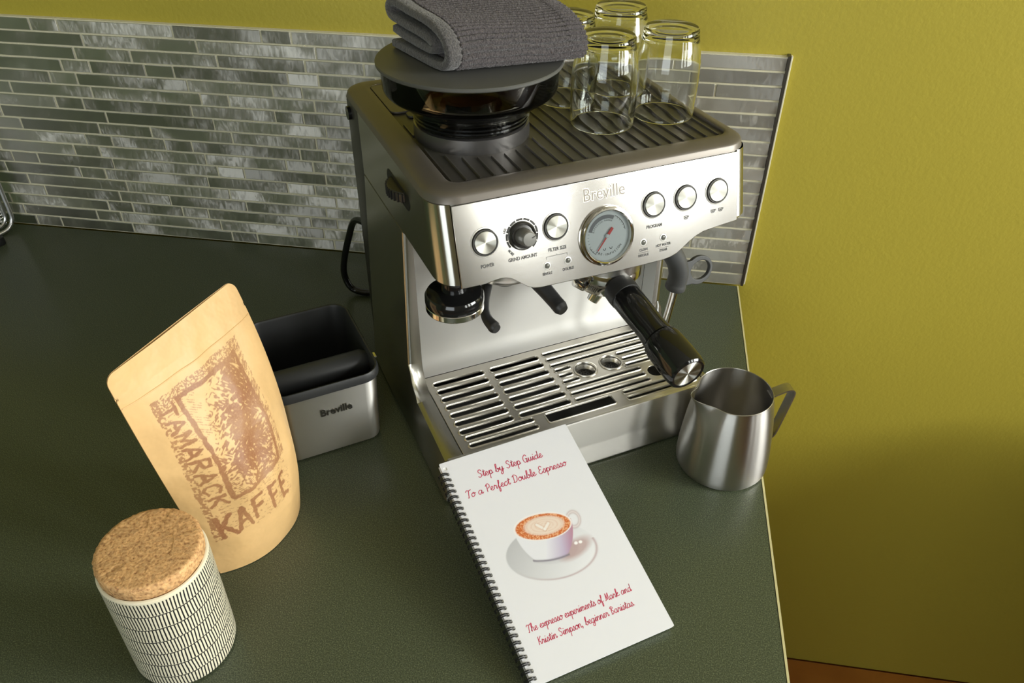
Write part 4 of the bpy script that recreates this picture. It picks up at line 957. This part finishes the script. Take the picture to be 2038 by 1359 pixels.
# ------------------------------------------------------------------ cork-lidded canister
can = empty('ceramic_canister', (-0.5195, -0.6785, 0), 0.3, 'cream ceramic canister with black line pattern and cork lid', 'canister')
link('jar', lathe('jar', [(0, 0.001), (0.0385, 0.001), (0.0412, 0.0025), (0.0422, 0.006), (0.0424, 0.020), (0.0424, 0.1160)], 96, 40), M['canister'], can)
link('jar_rim', lathe('jar_rim', [(0.0424, 0.1160), (0.0423, 0.1164), (0.0421, 0.1169), (0.0414, 0.1176), (0.0402, 0.1178), (0.0396, 0.1172), (0.0394, 0.1080)], 96, 50), M['cream_ceramic'], can)
rings = []
for r_, z in ((0.0388, 0.1080), (0.0392, 0.1180), (0.0403, 0.1192), (0.0406, 0.1270), (0.0404, 0.1296), (0.0394, 0.1310), (0.0370, 0.1313), (0.020, 0.1313)):
    rings.append([((r_+0.00025*rng.normal())*math.cos(2*PI*k/110), (r_+0.00025*rng.normal())*math.sin(2*PI*k/110), z+0.0002*rng.normal()*(z > 0.119)) for k in range(110)])
link('cork_lid', loft('cork_lid', rings, True, True, True, True, 60), M['cork'], can)

# ------------------------------------------------------------------ spiral notebook leaning on the drip tray
NW, NL = 0.1395, 0.2225
nb = empty('spiral_notebook', (-0.2135, -0.6765, 0.0080), 0, 'white wire-bound booklet with a coffee cup photo, leaning on the drip tray', 'notebook')
nb.rotation_euler = (0.287, 0, 0.5850)
link('back_cover', box_me('back_cover', 0, NW, 0.0008, NL, -0.0070, -0.0064, 0.0002, 1), M['paper'], nb)
link('page_block', box_me('page_block', 0.0006, NW-0.0010, 0.0012, NL-0.0010, -0.0064, -0.0007), M['pages'], nb)
holes = [rrect(0.0022, 0.0058, y_-0.0017, y_+0.0017, 0.0010, 3) for y_ in np.arange(0.0060, NL-0.003, 0.00635)]
link('front_cover', shape('front_cover', rrect(0, NW, 0, NL, 0.0012, 3), holes, 0.0003), M['paper'], nb, (0, 0, -0.0004))
coil = []
pitch = 0.00635; y0 = 0.0060; turns = int((NL-0.009)/pitch)
rc = 0.0052
for i in range(turns):
    yy = y0+i*pitch
    lp = []
    for k in range(15):
        a = math.radians(-35+k*250/14)   # open loop from the hole round the spine
        lp.append((0.0004+rc*math.cos(a)*0.92, yy+0.0010*(k/14), -0.0034+rc*math.sin(a)*1.05))
    for off in (0.0, 0.0017):
        link('wire_loop', bpy.data.meshes.get('wire_loop') or tube('wire_loop', [(p[0], p[1]-yy, p[2]) for p in lp], 0.00062, 8), M['wire'], nb, (0, yy+off-0.0010, 0))
# script lettering
GS = {
 'a': ([[(.9,.85),(.5,1.0),(.1,.6),(.15,.1),(.5,0),(.85,.5),(.95,.95),(.9,.3),(1.0,0),(1.3,.25)]],1.25),
 'b': ([[(0,.2),(.4,1.2),(.5,2.0),(.25,1.9),(.2,.8),(.25,.1),(.6,0),(.85,.4),(.7,.85),(.55,.65),(1.05,.7)]],1.05),
 'c': ([[(.75,.85),(.45,1.0),(.1,.6),(.15,.1),(.5,0),(.9,.3)]],.85),
 'd': ([[(.85,.85),(.5,1.0),(.1,.6),(.15,.1),(.5,0),(.85,.5),(1.0,2.0),(.92,.3),(1.05,0),(1.3,.25)]],1.25),
 'e': ([[(0,.3),(.5,.5),(.65,.85),(.4,1.0),(.1,.6),(.2,.1),(.55,0),(.95,.3)]],.9),
 'f': ([[(0,.2),(.5,1.2),(.65,1.9),(.4,1.9),(.35,.8),(.3,-.8),(.5,-.9),(.6,-.2),(.4,.1),(.9,.3)]],.85),
 'g': ([[(.85,.85),(.5,1.0),(.1,.6),(.15,.1),(.5,0),(.85,.5),(.95,.95),(.85,-.5),(.5,-.95),(.25,-.6),(.6,-.2),(1.25,.3)]],1.2),
 'h': ([[(0,.2),(.4,1.2),(.5,2.0),(.25,1.9),(.2,.8),(.2,0)],[(.2,.5),(.5,1.0),(.8,.85),(.8,.2),(.95,0),(1.2,.25)]],1.15),
 'i': ([[(0,.2),(.3,1.0),(.25,.2),(.4,0),(.65,.25)],[(.38,1.5)]],.6),
 'k': ([[(0,.2),(.4,1.2),(.5,2.0),(.25,1.9),(.2,.8),(.2,0)],[(.2,.4),(.7,1.0),(.75,.75),(.35,.5),(.7,.05),(1.1,.25)]],1.05),
 'l': ([[(0,.2),(.45,1.2),(.5,2.0),(.25,1.9),(.25,.3),(.4,0),(.65,.25)]],.6),
 'm': ([[(0,.3),(.15,1.0),(.2,0)],[(.2,.5),(.45,1.0),(.65,.85),(.65,0)],[(.65,.5),(.9,1.0),(1.12,.85),(1.12,.2),(1.25,0),(1.5,.25)]],1.45),
 'n': ([[(0,.3),(.15,1.0),(.2,0)],[(.2,.5),(.5,1.0),(.75,.85),(.75,.2),(.9,0),(1.15,.25)]],1.1),
 'o': ([[(.5,1.0),(.1,.65),(.15,.1),(.5,0),(.85,.4),(.8,.9),(.5,1.0),(.65,.75),(1.1,.8)]],1.0),
 'p': ([[(0,.3),(.25,1.0),(.2,-1.0)],[(.25,.6),(.55,1.0),(.85,.8),(.85,.25),(.5,0),(.25,.2)],[(.5,0),(1.1,.25)]],1.05),
 'r': ([[(0,.2),(.2,1.05),(.35,.85),(.65,.85),(.6,.2),(.75,0),(.95,.25)]],.9),
 's': ([[(0,.2),(.45,1.05),(.65,.5),(.55,.05),(.25,0),(.1,.15)],[(.5,.02),(.9,.25)]],.85),
 't': ([[(0,.2),(.35,1.0),(.45,1.7),(.35,.3),(.5,0),(.75,.25)],[(.1,1.2),(.75,1.25)]],.7),
 'u': ([[(0,.3),(.2,1.0),(.2,.2),(.45,0),(.75,.5),(.85,1.0),(.8,.2),(.95,0),(1.2,.25)]],1.15),
 'x': ([[(0,.8),(.25,.95),(.55,.1),(.9,.15)],[(.85,.95),(.1,0)]],.95),
 'y': ([[(0,.3),(.2,1.0),(.2,.3),(.45,.05),(.75,.5),(.85,1.0),(.75,-.5),(.4,-.95),(.2,-.6),(.6,-.15),(1.15,.3)]],1.1),
 'S': ([[(1.0,1.6),(.75,1.95),(.35,1.8),(.3,1.35),(.85,.8),(.85,.25),(.45,0),(.1,.3)]],1.2),
 'G': ([[(1.1,1.6),(.8,2.0),(.3,1.6),(.1,.8),(.35,.1),(.8,.1),(1.05,.6),(1.1,.95),(.7,.9)],[(1.1,.95),(1.0,-.1),(1.3,.2)]],1.35),
 'T': ([[(0,1.6),(.3,1.95),(.8,1.75),(1.3,1.95)],[(.75,1.8),(.55,.6),(.5,0),(.3,.05)]],1.2),
 'P': ([[(.35,1.7),(.3,0)],[(.05,1.5),(.5,2.0),(1.0,1.7),(.9,1.0),(.35,.85)]],1.15),
 'D': ([[(.4,1.8),(.3,0)],[(.05,1.6),(.6,2.0),(1.2,1.4),(1.0,.3),(.4,0),(.1,.15)]],1.4),
 'E': ([[(1.0,1.7),(.7,2.0),(.3,1.7),(.4,1.1),(.7,1.05)],[(.5,1.08),(.1,.6),(.3,.05),(.7,0),(1.05,.4)]],1.15),
 'M': ([[(0,.1),(.25,.3),(.45,1.95),(.6,.6),(.7,.3),(1.15,1.95),(1.15,.2),(1.3,0),(1.6,.25)]],1.55),
 'K': ([[(.35,1.95),(.25,0)],[(1.1,1.9),(.35,.95),(.75,.7),(.9,.1),(1.25,.2)]],1.2),
 'B': ([[(.35,1.8),(.3,0)],[(.05,1.6),(.5,2.0),(.95,1.6),(.4,1.1),(1.0,.6),(.7,.05),(.15,.1)]],1.2),
 ',': ([[(.25,.05),(.1,-.35)]],.5), '.': ([[(.2,.05)]],.5)}
def script_line(s, x0, x1, y_, wid, hgt):
    cur = 0; st = []
    for ch in s:
        if ch == ' ': cur += 0.75; continue
        g, adv = GS[ch]
        for pl in g: st.append([(cur+a[0]+0.12*a[1], a[1]) for a in pl])
        cur += adv
    k_ = (x1-x0)/cur; out = []
    for pl in st:
        q_ = [(x0+a*k_, y_+b*hgt) for a, b in pl]
        out.append([tuple(p) for p in catmull(q_, 6)] if len(q_) > 2 else q_)
    return strokes_me(out, wid)
for s, x0, x1, y_, wd, hg in (('Step by Step Guide', .0310, .1005, .1955, .00041, .0041), ('To a Perfect Double Espresso', .0125, .1195, .1788, .00039, .0040),
                              ('The expresso experiments of Mark and', .0145, .1190, .0422, .00033, .0034), ('Kristin Simpson, beginner Baristas.', .0190, .1155, .0295, .00033, .0034)):
    link('script_lettering', script_line(s, x0, x1, y_, wd, hg), M['pink'], nb, (0, 0, -0.000055))
# printed photograph of a cup on a saucer (flat print)
gn, gm = 190, 170
gx0, gx1, gy0, gy1 = 0.014, 0.124, 0.062, 0.158
XX, YY = np.meshgrid(np.linspace(gx0, gx1, gn), np.linspace(gy0, gy1, gm)); Xq, Yq = XX*1000, YY*1000
paper = np.array([0.74, 0.735, 0.76]); img = np.tile(paper, (gm, gn, 1))
def blend(mask, c):
    global img
    m = np.clip(mask, 0, 1)[..., None]; img = img*(1-m)+np.asarray(c)*m
def ell(cx, cy, a, b, th, soft=0.05):
    c, s = math.cos(th), math.sin(th); dx, dy = Xq-cx, Yq-cy; u_ = (c*dx+s*dy)/a; v_ = (-s*dx+c*dy)/b
    r_ = np.hypot(u_, v_); return np.clip((1-r_)/soft+0.5, 0, 1), u_, v_, r_
TH = math.radians(-10)
m_, u_, v_, r_ = ell(66.5, 101.5, 44.0, 26.5, TH, 0.03)
sau = np.array([0.60, 0.60, 0.62])[None, None, :]*(1.05+0.22*u_[..., None]-0.10*v_[..., None]); blend(m_, sau)
rim_ = np.exp(-((r_-0.97)/0.03)**2)*(v_ < 0.25)*np.clip(u_+0.9, 0, 1); blend(rim_*0.55, (0.34, 0.17, 0.18))
m2, u2_, v2_, r2_ = ell(67.5, 103.5, 25, 13.5, TH, 0.10); blend(m2*0.35, (0.50, 0.49, 0.52))
m3, *_ = ell(88.5, 97.0, 17, 7.5, math.radians(14), 0.6); blend(m3*0.60, (0.36, 0.16, 0.14))
# handle
for rr_, c_ in ((1.0, (0.30, 0.16, 0.15)), (0.80, (0.72, 0.66, 0.66))):
    mh, uh, vh, rh = ell(99.5, 124.0, 7.0, 9.0, math.radians(-20), 0.1)
    blend(np.exp(-((rh-0.86)/(0.17*rr_))**2), c_)
# bowl: half-ellipsoid hanging from the rim
rc_ = (68.8, 127.8); ra, rb = 28.6, 14.0
dx, dy = Xq-rc_[0], Yq-rc_[1]; c, s = math.cos(TH), math.sin(TH); ur = c*dx+s*dy; vr = -s*dx+c*dy
tdep = np.clip(-vr/34.0, 0, 1); half = ra*np.sqrt(np.clip(1-0.82*tdep**1.7, 0, 1)); bot = (vr > -34-0*ur) & (vr < 0)
lower = -34.5+ (np.abs(ur)/ra)**2*6
bow = np.clip((half-np.abs(ur))/0.8+0.5, 0, 1)*np.clip((vr-lower)/0.8+0.5, 0, 1)*(vr < 3)
un = ur/ra
bc = np.stack([0.74-0.42*np.clip(un*0.9+tdep*0.30-0.10, 0, 1), 0.74-0.55*np.clip(un*0.9+tdep*0.30-0.10, 0, 1), 0.78-0.44*np.clip(un*0.8+tdep*0.30-0.15, 0, 1)], -1)
warm = np.clip((un-0.45)*1.8, 0, 1)[..., None]; bc = bc*(1-warm*0.5)+np.array([0.55, 0.17, 0.10])*warm*0.5
blend(bow, bc)
blend(np.exp(-((vr-lower-0.8)/1.0)**2)*(np.abs(ur) < ra*0.62), (0.22, 0.20, 0.24))
m4, u4, v4, r4 = ell(rc_[0], rc_[1], ra, rb, TH, 0.03); blend(m4, (0.82, 0.78, 0.77))
m5, u5, v5, r5 = ell(rc_[0]+0.2, rc_[1]-0.3, ra-1.6, rb-1.3, TH, 0.04)
spk = vnoise(Xq, Yq, 0.9, 31)
cof = np.stack([0.56+0.20*(spk > 0.55), 0.14+0.24*(spk > 0.55), 0.035+0.16*(spk > 0.55)], -1); blend(m5, cof)
m6, u6, v6, r6 = ell(rc_[0]+1.5, rc_[1]+0.2, 19.5, 9.3, TH, 0.18); blend(m6, (0.78, 0.64, 0.54))
for q_ in range(1, 5):
    mm, uu_, vv_, rr2 = ell(rc_[0]+1.5, rc_[1]+0.2, 19.5*(0.22*q_), 9.3*(0.22*q_), TH, 0.1); blend(np.exp(-((rr2-1)/(0.10/q_+0.02))**2)*0.45*(spk > 0.25), (0.66, 0.42, 0.30))
for sgn in (-1, 1):
    dpet = dseg((rc_[0]+0.5, rc_[1]-3.5), (rc_[0]+0.5+sgn*5.5, rc_[1]+2.0+sgn*-1.2), Xq, Yq); blend(np.clip((1.6-dpet)/0.8, 0, 1)*0.85, (0.84, 0.79, 0.74)); blend(np.exp(-((dpet-1.9)/0.35)**2)*0.55, (0.60, 0.36, 0.24))
for cx_, cy_ in ((91.0, 101.5), (95.5, 101.0)):
    mm, *_ = ell(cx_, cy_, 1.8, 1.5, 0, 0.4); blend(mm, (0.9, 0.88, 0.88))
link('cup_photo', grid_me('cup_photo', np.stack([XX, YY, np.full_like(XX, -0.00008)], -1), img), M['photo'], nb)

# ------------------------------------------------------------------ wire-mesh tray standing at the far left, and the black foot beside it
mt = empty('mesh_tray', (-1.154, -0.0676, 0.0), math.radians(66.5), 'silver wire-mesh tray with rolled rim at the left edge of the picture', 'tray')
TYt = 0.0
fr2 = rrect(-0.20, 0.043, 0.004, 0.20, 0.022, 6)
o = link('rolled_rim', tube('rolled_rim', [(x, 0.0, z) for x, z in fr2], 0.0034, 10, True), M['alu'], mt)
fr3 = rrect(-0.194, 0.036, 0.011, 0.194, 0.018, 6)
o2 = link('inner_rim', tube('inner_rim', [(x, 0.004, z) for x, z in fr3], 0.0024, 8, True), M['alu'], mt)
wires = []
for k in range(46): x = -0.192+k*0.005; wires.append(tube('w', [(x, 0.006, 0.012), (x, 0.006, 0.192)], 0.0008, 5))
for k in range(36): z = 0.014+k*0.005; wires.append(tube('w', [(-0.194, 0.006, z), (0.035, 0.006, z)], 0.0008, 5))
o3 = link('wire_mesh', join('wire_mesh', wires), M['alu'], mt); o3['kind'] = 'stuff'
ft_ = link('rubber_foot', lathe('rubber_foot', [(0, 0), (0.0085, 0), (0.0095, 0.002), (0.0085, 0.012), (0.006, 0.014), (0, 0.014)], 24), M['blackm'], None, (-1.1330, -0.0760, 0.0))
tag(ft_, 'small black rubber foot on the worktop at the left picture edge', 'foot')
